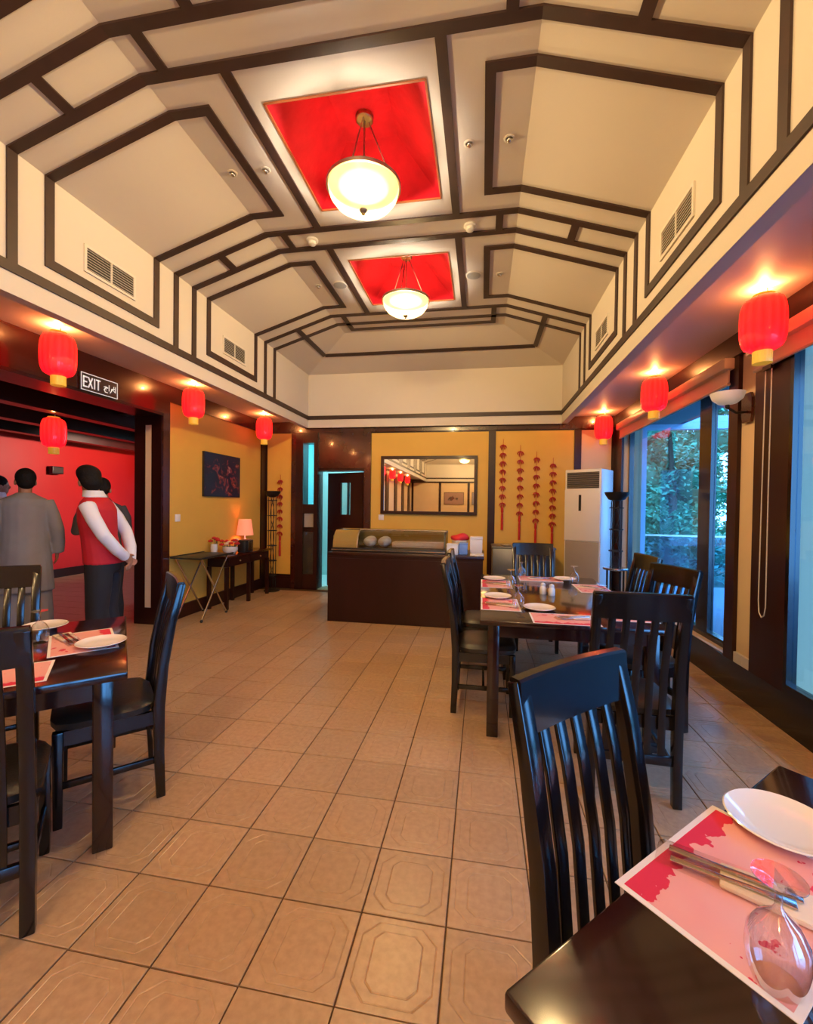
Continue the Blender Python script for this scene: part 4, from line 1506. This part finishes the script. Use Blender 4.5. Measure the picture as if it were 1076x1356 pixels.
torchiere(1.55, 5.45, 'black iron torchiere lamp beside the air conditioner', True)
torchiere(-3.43, 6.80, 'black iron torchiere lamp in the left back corner', False, 1.66)

# chili garlands
clm = None


def garland(x, y, z0, z1, n, label, seed):
    t = T('chili_garland', label, 'garland', (x, y, z0), group='red chili garlands on the wall')
    rnd = random.Random(seed)
    L = z0 - z1
    MB().tube([(0, -0.02, 0), (0, -0.02, -L * 0.8)], 0.003, 6).build('cord', TASSEL, t)
    a0, a1 = -0.07 * L / 1.4 - 0.02, -L * 0.70
    for i in range(n):
        z = a0 + (a1 - a0) * i / (n - 1)
        mb = MB()
        for s in (-1, 1):
            for q in range(2):
                sp = s * (0.018 + 0.022 * q + rnd.uniform(0, 0.008))
                d = -0.045 - 0.02 * (q == 0) - rnd.uniform(0, 0.015)
                yy = -0.022 - 0.012 * q
                mb.tube([(0, -0.02, z), (sp * 0.7, yy, z + d * 0.3), (sp, yy, z + d * 0.75), (sp * 1.05, yy, z + d * 1.15)], [0.006, 0.011, 0.009, 0.002], 6)
        mb.build('chili_cluster', CHILI, t, smooth=60)
    MB().lathe([(0.004, -L * 0.74), (0.018, -L * 0.76), (0.02, -L * 0.80), (0.012, -L * 0.815), (0.017, -L * 0.83), (0.019, -L), (0.002, -L)], 10, c=(0, -0.024, 0)).build('tassel', TASSEL, t, smooth=40)


for i, (x, z0, z1) in enumerate(((0.318, 2.52, 1.087), (0.584, 2.42, 0.935), (0.83, 2.32, 0.83), (1.078, 2.22, 0.80))):
    garland(x, YB - pe, z0, z1, 8, ['first and highest', 'second', 'third', 'fourth and lowest'][i] + ' red chili garland from the mirror, right of the counter', i)
garland(-3.42, YB - pe, 1.95, 0.55, 8, 'red chili garland behind the left corner torchiere', 9)

# switches
for x, y, z, rz, lb in ((-1.64, YB - pe, 1.25, 0, 'small white switch under the mirror corner'), (XL, 4.87, 1.26, PI / 2, 'small white switch on the left yellow wall')):
    t = T('light_switch', lb, 'switch', (x, y, z), rz)
    MB().box(-0.045, -0.012, -0.045, 0.045, 0, 0.045).build('plate', WHITE, t, bevel=0.003)
    MB().box(-0.016, -0.016, -0.022, 0.016, -0.012, 0.022).build('rocker', WHITE, t, bevel=0.002)

# picture on the left wall
pc = T('painting', 'dark painting with a reddish figure on the left yellow wall', 'picture', (XL, 5.80, 1.845))
py, pz = 0.445, 0.305
box('canvas', PAINT1, pc, 0.0, -py + 0.008, -pz + 0.008, 0.028, py - 0.008, pz - 0.008)
pf = MB()
pf.box(0, -py, pz - 0.008, 0.03, py, pz).box(0, -py, -pz, 0.03, py, -pz + 0.008).box(0, -py, -pz + 0.008, 0.03, -py + 0.008, pz - 0.008).box(0, py - 0.008, -pz + 0.008, 0.03, py, pz - 0.008)
pf.build('frame', BLACK, pc)

# console table and what stands on it
cn = T('console_table', 'dark wood console table against the left yellow wall', 'console table', (-3.525, 6.0, 0))
MB().box(-0.165, -0.62, 0.70, 0.165, 0.62, 0.73).build('tabletop', WOODRED, cn, bevel=0.004)
MB().box(-0.15, -0.58, 0.58, 0.145, 0.58, 0.70).build('drawer_box', WOOD, cn)
for y in (-0.29, 0.29):
    dr = MB().box(0.145, y - 0.27, 0.595, 0.155, y + 0.27, 0.69).build('drawer', WOOD, cn)
    MB().ell((0.165, y, 0.642), 0.012, 0.012, 0.012).build('knob', BRASS, dr, smooth=60)
for x in (-0.13, 0.13):
    for y in (-0.57, 0.0, 0.57):
        MB().box(x - 0.022, y - 0.022, 0, x + 0.022, y + 0.022, 0.58).build('leg', WOOD, cn)
lp_ = T('table_lamp', 'table lamp with pink glowing shade on the console', 'table lamp', (-3.575, 6.20, 0.73))
MB().lathe([(0.05, 0), (0.05, 0.012), (0.02, 0.02), (0.03, 0.07), (0.035, 0.12), (0.012, 0.19), (0.012, 0.24)], 20).build('base', PORC, lp_, smooth=50)
MB().lathe([(0.125, 0.235), (0.092, 0.475), (0.089, 0.475), (0.122, 0.235)], 28, closed=True).build('lamp_shade', SHADE, lp_, smooth=50)
point_light('lamp_bulb', lp_, (0, 0, 0.34), 2.5, (1.0, 0.35, 0.18), 0.03)
tb = T('toaster', 'silver and black toaster on the console beside the lamp', 'toaster', (-3.44, 5.985, 0.73))
MB().box(-0.065, -0.12, 0.0, 0.065, 0.12, 0.185).build('body', BLACK, tb, bevel=0.02)
MB().box(0.0652, -0.03, 0.03, 0.068, 0.09, 0.17).build('steel_face', STEEL, tb, bevel=0.001)
for x in (-0.03, 0.03):
    MB().box(x - 0.012, -0.10, 0.184, x + 0.012, 0.10, 0.187).build('slot', VENTD, tb)
MB().box(-0.02, 0.12, 0.10, 0.02, 0.145, 0.125).build('lever', BLACK, tb, bevel=0.004)


def flowers(x, y, label, cols, n, r, pot_h, seed, z=0.73):
    t = T('flower_arrangement', label, 'flowers', (x, y, z))
    rnd = random.Random(seed)
    MB().lathe([(r * 0.5, 0), (r * 0.7, 0.01), (r * 0.95, pot_h * 0.6), (r * 0.9, pot_h), (r * 0.8, pot_h), (r * 0.8, pot_h * 0.6)], 20).build('vase', PORC, t, smooth=50)
    for k in range(n):
        a, q = rnd.uniform(0, 2 * PI), r * 1.15 * math.sqrt(rnd.uniform(0, 1))
        px_, py_, pz_ = q * math.cos(a), q * math.sin(a), pot_h + 0.05 + rnd.uniform(0, 0.07) - q * 0.2
        fl_ = MB().tube([(px_ * 0.5, py_ * 0.5, pot_h * 0.5), (px_, py_, pz_)], 0.004, 6).build('stem', GREENL, t)
        mb = MB()
        mb.ell((px_, py_, pz_), 0.020, 0.020, 0.018, 8, 6)
        for p5 in range(6):
            b_ = p5 * PI / 3 + a
            mb.ell((px_ + 0.018 * math.cos(b_), py_ + 0.018 * math.sin(b_), pz_ - 0.004), 0.016, 0.016, 0.014, 8, 5)
        mb.build('rose', cols[k % len(cols)], t, smooth=60)


flowers(-3.60, 5.455, 'small vase with red roses at the near end of the console', [ROSE], 5, 0.05, 0.16, 3)
flowers(-3.50, 5.68, 'white bowl of red and cream roses on the console', [ROSE, ROSE, ROSEW], 15, 0.11, 0.11, 5)

# folding tray stand
ts = T('tray_stand', 'folding tray stand with black tray and crossed steel legs', 'tray stand', (-3.49, 5.03, 0), 0)
MB().box(-0.20, -0.33, 0.775, 0.24, 0.33, 0.79).build('tray', BLACK, ts, bevel=0.005)
for s in (-1, 1):
    MB().box(0.24 if s > 0 else -0.20, -0.33, 0.79, 0.23 if s > 0 else -0.19, 0.33, 0.80).build('tray_lip', BLACK, ts)
for x in (-0.16, 0.18):
    for s in (-1, 1):
        lg = MB().tube([(x, -0.26 * s, 0.02), (x + 0.012 * s, 0.26 * s, 0.77)], 0.011, 8).build('leg', STEEL, ts, smooth=40)
        MB().ell((x, -0.26 * s, 0.02), 0.018, 0.018, 0.02).build('rubber_foot', BLACK, lg, smooth=60)
for s in (-1, 1):
    MB().tube([(-0.16, 0.26 * s, 0.765), (0.18, 0.26 * s, 0.765)], 0.009, 8).build('cross_bar', STEEL, ts, smooth=40)

# sconce on the cream pier
sn = T('wall_sconce', 'wall sconce with alabaster bowl on the cream pier', 'wall lamp', (XR, 3.73, 2.20))
MB().add([(0, -0.05, -0.08), (0, 0.05, -0.08), (0, 0.065, -0.03), (0, 0.065, 0.10), (0, 0.045, 0.14), (0, -0.045, 0.14), (0, -0.065, 0.10), (0, -0.065, -0.03),
          (-0.02, -0.05, -0.08), (-0.02, 0.05, -0.08), (-0.02, 0.065, -0.03), (-0.02, 0.065, 0.10), (-0.02, 0.045, 0.14), (-0.02, -0.045, 0.14), (-0.02, -0.065, 0.10), (-0.02, -0.065, -0.03)],
         [(0, 1, 2, 3, 4, 5, 6, 7), (15, 14, 13, 12, 11, 10, 9, 8)] + [(k, (k + 1) % 8, 8 + (k + 1) % 8, 8 + k) for k in range(8)]).build('back_plate', WOODRED, sn)
MB().tube([(-0.02, 0, 0.0), (-0.09, 0.0, -0.005), (-0.14, 0.0, 0.03), (-0.15, 0, 0.06)], 0.010, 8).build('arm', IRON, sn, smooth=50)
MB().lathe([(0.012, 0.055), (0.06, 0.065), (0.10, 0.10), (0.115, 0.145), (0.109, 0.145), (0.094, 0.105), (0.055, 0.073), (0.012, 0.063)], 26, c=(-0.15, 0, 0)).build('bowl', OFFBULB, sn, smooth=50)
MB().ell((-0.15, 0, 0.045), 0.016, 0.016, 0.02).build('finial', IRON, sn, smooth=60)


# ---------------------------------------------------------------- people
def person(name_label, loc, face, outfit, lean=0.0, arms='hang', height=1.74, head_turn=0.0, head_down=0.0):
    """standing figure facing +y locally; outfit: dict of parts"""
    k = height / 1.74
    t = T('person', name_label, 'person', loc, math.radians(face - 90))

    def sh(p):
        x, y, z = p
        if z > 0.92:
            y += lean * (z - 0.92)
        return (x * k, y * k, z * k)

    def loft(mb, rows, n=18, grow=0.0):
        rs = []
        for z, rx, ry, oy in rows:
            rs.append([sh(((rx + grow) * math.cos(2 * PI * q / n), oy + (ry + grow) * math.sin(2 * PI * q / n), z)) for q in range(n)])
        mb.rings(rs)

    torso = [(0.84, 0.15, 0.115, 0), (0.92, 0.168, 0.125, -0.01), (1.02, 0.155, 0.112, 0), (1.14, 0.148, 0.105, 0.005), (1.28, 0.172, 0.118, 0), (1.38, 0.185, 0.115, -0.01), (1.44, 0.165, 0.09, -0.015), (1.475, 0.09, 0.068, -0.01), (1.50, 0.058, 0.06, 0)]
    if arms == 'hang':
        A = {s: [(0.165 * s, -0.01, 1.425), (0.2155 * s, -0.015, 1.28), (0.255 * s, -0.02, 1.13), (0.26 * s, 0.02, 1.0), (0.255 * s, 0.05, 0.885)] for s in (-1, 1)}
    elif arms == 'behind':
        A = {s: [(0.185 * s, -0.01, 1.425), (0.23 * s, -0.07, 1.30), (0.235 * s, -0.13, 1.16), (0.15 * s, -0.18, 1.03), (0.05 * s, -0.205, 0.93 - 0.02 * s)] for s in (-1, 1)}
    else:   # phone: forearms raised in front
        A = {s: [(0.165 * s, -0.01, 1.425), (0.225 * s, 0.0, 1.29), (0.25 * s, 0.03, 1.15), (0.19 * s, 0.17, 1.20), (0.09 * s, 0.27, 1.28)] for s in (-1, 1)}
    AR = [0.052, 0.048, 0.041, 0.036, 0.027]
    legs = {s: [(0.088 * s, -0.005, 0.90), (0.092 * s, 0.0, 0.70), (0.095 * s, 0.01, 0.48), (0.098 * s, -0.015, 0.28), (0.10 * s, -0.025, 0.09), (0.10 * s, -0.02, 0.05)] for s in (-1, 1)}
    LR = [0.088, 0.078, 0.056, 0.054, 0.038, 0.04]
    b = MB()
    loft(b, torso)
    hr = Euler((-head_down, 0, head_turn)).to_matrix()
    hc = Vector((0, 0.02, 1.615))

    def hp(v):
        return sh(tuple(hc + hr @ Vector(v)))
    b.tube([sh((0, 0.0, 1.45)), sh((0, 0.005, 1.52)), sh((0, 0.015, 1.58))], 0.055 * k, 12)

    def hell(c, rx, ry, rz, m):
        o = len(m.v)
        m.ell((0, 0, 0), rx, ry, rz, 16, 10)
        m.v[o:] = [hp(Vector(c) + Vector(p)) for p in m.v[o:]]
    hell((0, -0.005, 0.03), 0.078, 0.098, 0.095, b)
    hell((0, 0.03, -0.045), 0.056, 0.062, 0.066, b)     # jaw
    hell((0, 0.093, -0.005), 0.013, 0.02, 0.026, b)      # nose
    hell((0, 0.082, -0.055), 0.024, 0.012, 0.010, b)     # lips
    for s in (-1, 1):
        hell((0.078 * s, -0.005, -0.005), 0.013, 0.022, 0.032, b)
        hell((0.031 * s, 0.083, 0.022), 0.013, 0.008, 0.008, b)
    for s in (-1, 1):
        b.tube([sh(p) for p in A[s]], [r * k for r in AR], 12)
        b.tube([sh(p) for p in legs[s]], [r * k for r in LR], 12)
        b.tube([sh((0.10 * s, -0.06, 0.04)), sh((0.10 * s, 0.04, 0.045)), sh((0.105 * s, 0.15, 0.03))], [0.04 * k, 0.042 * k, 0.032 * k], 10, ry=[0.035 * k, 0.04 * k, 0.022 * k])
        # hand: palm, four fingers, thumb
        w = Vector(A[s][-1])
        d = (w - Vector(A[s][-2])).normalized()
        if arms == 'behind':
            d = Vector((-0.75 * s, -0.15, -0.45)).normalized()
        side = Vector((0, 1, 0)) if arms == 'hang' else Vector((0, 0, 1))
        side = (side - d * side.dot(d)).normalized()
        nrm = d.cross(side)
        if nrm.dot(Vector((s, 0, 0))) > 0 and arms == 'hang':
            nrm = -nrm
        b.tube([sh(w - d * 0.02), sh(w + d * 0.03), sh(w + d * 0.075)], [0.026 * k, 0.038 * k, 0.036 * k], 10, ry=[0.02 * k, 0.017 * k, 0.014 * k], side=side)
        for q, (o_, ln) in enumerate(((0.027, 0.065), (0.009, 0.075), (-0.009, 0.07), (-0.026, 0.055))):
            p0 = w + d * 0.068 + side * o_
            p1 = p0 + d * ln * 0.5 + nrm * 0.006
            p2 = p0 + d * ln * 0.92 + nrm * 0.024
            b.tube([sh(p0), sh(p1), sh(p2)], [0.009 * k, 0.0085 * k, 0.007 * k], 8)
        p0 = w + d * 0.02 + side * 0.03
        b.tube([sh(p0), sh(p0 + d * 0.03 + side * 0.02 + nrm * 0.008), sh(p0 + d * 0.058 + side * 0.024 + nrm * 0.018)], [0.012 * k, 0.0105 * k, 0.008 * k], 8)

    def remesh(o, vox, smooth_iter=3):
        m = o.modifiers.new('remesh', 'REMESH')
        m.mode = 'VOXEL'
        m.voxel_size = vox
        m.use_smooth_shade = True
        if smooth_iter:
            s_ = o.modifiers.new('smooth', 'SMOOTH')
            s_.factor = 0.5
            s_.iterations = smooth_iter
    remesh(b.build('body', SKIN, t), 0.007, 1)
    # hair
    h = MB()
    hell((0, -0.018, 0.048), 0.088, 0.104, 0.098, h)
    hell((0, -0.05, 0.0), 0.078, 0.07, 0.075, h)
    if outfit.get('tall_hair'):
        hell((0, -0.01, 0.08), 0.096, 0.108, 0.085, h)
        hell((0, -0.055, 0.01), 0.085, 0.075, 0.08, h)
        hell((0, 0.05, 0.095), 0.07, 0.055, 0.04, h)
    remesh(h.build('hair', HAIR, t), 0.010, 2)
    if outfit.get('beard'):
        h = MB()
        hell((0, 0.045, -0.065), 0.06, 0.058, 0.055, h)
        remesh(h.build('beard', HAIR, t), 0.010, 2)

    def sleeves(mb, g0, g1, upto=5):
        for s in (-1, 1):
            pts = A[s][:upto]
            mb.tube([sh(p) for p in pts], [(r + g0 + (g1 - g0) * i / 4) * k for i, r in enumerate(AR[:upto])], 14)
    # trousers
    m = MB()
    for s in (-1, 1):
        pts = [legs[s][0]] + legs[s][1:5]
        g = outfit.get('trouser_ease', 0.018)
        m.tube([sh(p) for p in pts], [(r + g * (1 + 0.35 * i)) * k for i, r in enumerate(LR[:5])], 16)
    loft(m, [(0.82, 0.155, 0.12, -0.005), (0.92, 0.175, 0.132, -0.01), (1.0, 0.165, 0.122, 0)], grow=0.008)
    remesh(m.build('trousers', outfit['trousers'], t), 0.011, 4)
    # upper garment
    g = MB()
    if outfit['top'] == 'kameez':
        loft(g, [(0.50, 0.245, 0.175, -0.005), (0.62, 0.235, 0.17, -0.005), (0.80, 0.222, 0.162, -0.005), (0.95, 0.208, 0.152, -0.005), (1.10, 0.195, 0.142, 0), (1.28, 0.20, 0.142, 0), (1.38, 0.203, 0.135, -0.01), (1.445, 0.175, 0.108, -0.015), (1.485, 0.095, 0.08, -0.01), (1.505, 0.072, 0.072, 0)])
        sleeves(g, 0.016, 0.034)
        gm = outfit['top_mat']
    else:
        loft(g, [(0.93, 0.178, 0.132, -0.008), (1.02, 0.17, 0.124, 0), (1.14, 0.164, 0.119, 0.004), (1.28, 0.185, 0.13, 0), (1.38, 0.197, 0.126, -0.01), (1.445, 0.172, 0.102, -0.015), (1.485, 0.092, 0.076, -0.01), (1.525, 0.07, 0.07, 0.004)])
        sleeves(g, 0.010, 0.016)
        gm = outfit['top_mat']
    remesh(g.build('shirt', gm, t), 0.011, 4)
    if outfit.get('collar'):
        m = MB()
        rs = [[sh((r * math.cos(2 * PI * q / 20), 0.004 + r * 1.0 * math.sin(2 * PI * q / 20) - dy, z)) for q in range(20)] for r, z, dy in ((0.072, 1.49, 0.005), (0.068, 1.545, 0.0), (0.076, 1.548, 0.0), (0.094, 1.49, 0.008))]
        m.rings(rs, close=True)
        m.build('collar', gm, t, smooth=60)
    if outfit.get('vest'):
        v = MB()
        loft(v, [(0.90, 0.196, 0.152, -0.008), (1.0, 0.186, 0.142, -0.002), (1.14, 0.178, 0.132, 0.004), (1.28, 0.196, 0.142, 0), (1.38, 0.200, 0.139, -0.01), (1.445, 0.170, 0.114, -0.015), (1.488, 0.10, 0.086, -0.012)])
        remesh(v.build('vest', outfit['vest'], t), 0.010, 4)
    for s in (-1, 1):
        f = MB().tube([sh((0.10 * s, -0.085, 0.04)), sh((0.10 * s, -0.02, 0.05)), sh((0.102 * s, 0.06, 0.045)), sh((0.106 * s, 0.165, 0.032)), sh((0.106 * s, 0.185, 0.028))],
                      [0.035 * k, 0.046 * k, 0.047 * k, 0.042 * k, 0.02 * k], 12, ry=[0.036 * k, 0.05 * k, 0.044 * k, 0.028 * k, 0.014 * k])
        f.v = [(a, b_, max(0.002, c)) for a, b_, c in f.v]
        f.build('shoe', BLACKCLOTH, t, smooth=60)
    return t


person('waiter in red vest and white shirt with hands clasped behind back', (-3.36, 3.43, 0), 202,
       dict(trousers=BLACKCLOTH, top='shirt', top_mat=SHIRT, vest=VESTM, collar=True, tall_hair=True), lean=0.13, arms='behind', height=1.74, head_turn=-0.9)
person('man in grey long tunic seen from behind in the opening', (-4.66, 3.80, 0), 135,
       dict(trousers=GREYCLOTH, top='kameez', top_mat=GREYCLOTH, trouser_ease=0.04), lean=0.03, arms='hang', height=1.77, head_turn=0.2)
person('man in charcoal clothes hidden behind the waiter, forearms raised', (-4.12, 4.22, 0), 150,
       dict(trousers=BLACKCLOTH, top='shirt', top_mat=DARKCLOTH, beard=True), lean=0.10, arms='phone', height=1.70, head_turn=-0.3, head_down=0.3)
person('person in white shirt cut off by the left edge of the photo', (-5.86, 4.42, 0), 100,
       dict(trousers=DARKCLOTH, top='shirt', top_mat=SHIRT, collar=True), lean=0.05, arms='hang', height=1.74, head_turn=-0.6)

# ---------------------------------------------------------------- outside: verandah and trees
vf = MB().box(2.25, -6, -0.3, 6.5, 9.3, -0.05).build('floor_verandah', OUTFLOOR)
tag(vf, 'dark verandah floor outside the windows', 'floor', kind='structure')
vr = MB().box(2.25, -6, 3.05, 3.7, 9.3, 3.2).build('ceiling_verandah', mat('verandah_soffit', (0.10, 0.12, 0.17), 0.8))
tag(vr, 'dark verandah roof outside the windows', 'ceiling', kind='structure')
ve = MB().box(2.25, 9.0, -0.05, 3.03, 9.15, 3.05).build('wall_verandah', OUTWALL)
tag(ve, 'pale blue verandah end wall seen through the window', 'wall', kind='structure')
box('lintel', OUTWALL, ve, 3.03, 9.0, 2.96, 6.5, 9.15, 3.2)
box('post', OUTWALL, ve, 3.03, 9.0, -0.05, 3.08, 9.15, 2.96)
vw = MB().box(4.2, 1.0, -0.05, 4.35, 7.0, 3.05).build('wall_verandah_side', OUTWALL)
tag(vw, 'pale blue verandah side wall beyond the nearest window', 'wall', kind='structure')
rl = T('glass_balustrade', 'glass balustrade with white rail at the verandah end', 'railing', (3.08, 9.05, -0.05))
MB().box(0, 0, 0.98, 3.4, 0.05, 1.01).build('rail', WHITE, rl)
for k in range(2):
    box('pane', thin_glass('balustrade_glass', (0.6, 0.75, 0.95), 0.6, edge=0.1) if k == 0 else D.materials['balustrade_glass'], rl, 0.05 + 1.65 * k, 0.02, 0.04, 1.6 + 1.65 * k, 0.03, 0.97)
    box('baluster', WHITE, rl, 1.6 + 1.65 * k, 0.0, 0, 1.65 + 1.65 * k, 0.05, 0.98)
ground = MB().box(-2, 9.3, -0.6, 22, 32, -0.4).box(6.5, -6, -0.6, 22, 9.3, -0.4).build('ground', mat('garden_grass', (0.05, 0.14, 0.06), 0.9))
tag(ground, 'dark green garden ground beyond the verandah', 'ground', kind='structure')


def tree(x, y, h, r, n, label, seed):
    t = T('tree', label, 'tree', (x, y, -0.4), group='garden trees beyond the verandah')
    rnd = random.Random(seed)
    MB().tube([(0, 0, 0), (0.1, 0.05, h * 0.4), (0.0, 0.1, h * 0.75)], [0.14, 0.10, 0.05], 8).build('trunk', BARK, t, smooth=60)
    mb = MB()
    blobs = [(rnd.uniform(-0.6, 0.6) * r, rnd.uniform(-0.6, 0.6) * r, h * 0.45 + rnd.uniform(0, 1) * h * 0.5, rnd.uniform(0.35, 0.6) * r) for _ in range(14)]
    blobs += [(rnd.uniform(-0.8, 0.8) * r, rnd.uniform(-0.6, 0.6) * r, rnd.uniform(0.4, h * 0.45), rnd.uniform(0.3, 0.5) * r) for _ in range(8)]
    for i in range(n):
        bx_, by_, bz_, br = blobs[i % len(blobs)]
        v = Vector((rnd.gauss(0, 1), rnd.gauss(0, 1), rnd.gauss(0, 1))).normalized() * br * rnd.uniform(0.5, 1.08)
        c = Vector((bx_, by_, bz_)) + v
        a = Vector((rnd.uniform(-1, 1), rnd.uniform(-1, 1), rnd.uniform(-0.6, 0.6))).normalized()
        b = a.cross(Vector((rnd.uniform(-1, 1), rnd.uniform(-1, 1), 1))).normalized()
        s = rnd.uniform(0.06, 0.11)
        mb.add([c - a * s, c + b * s * 0.45, c + a * s, c - b * s * 0.45], [(0, 1, 2, 3)])
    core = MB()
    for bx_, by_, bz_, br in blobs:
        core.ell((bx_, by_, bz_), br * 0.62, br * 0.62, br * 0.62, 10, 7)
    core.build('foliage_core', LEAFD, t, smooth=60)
    f = mb.build('foliage', LEAFM, t)
    f['kind'] = 'stuff'


for i, (x, y, h, r, lb) in enumerate((
        (4.9, 12.6, 5.2, 1.4, 'leafy green tree at the left of the window view'), (8.7, 12.6, 5.2, 1.3, 'leafy green tree seen through the narrow right pane'),
        (6.6, 16.8, 6.5, 1.45, 'leafy green tree in the middle of the window view'), (10.6, 16.8, 6.5, 1.35, 'leafy tree at the far right of the garden'),
        (7.9, 21.0, 8.0, 1.5, 'tall leafy tree at the back of the window view'), (11.9, 21.0, 8.0, 1.5, 'tall leafy tree in the far back of the garden'))):
    tree(x, y, h, r, 13000, lb, 40 + i)
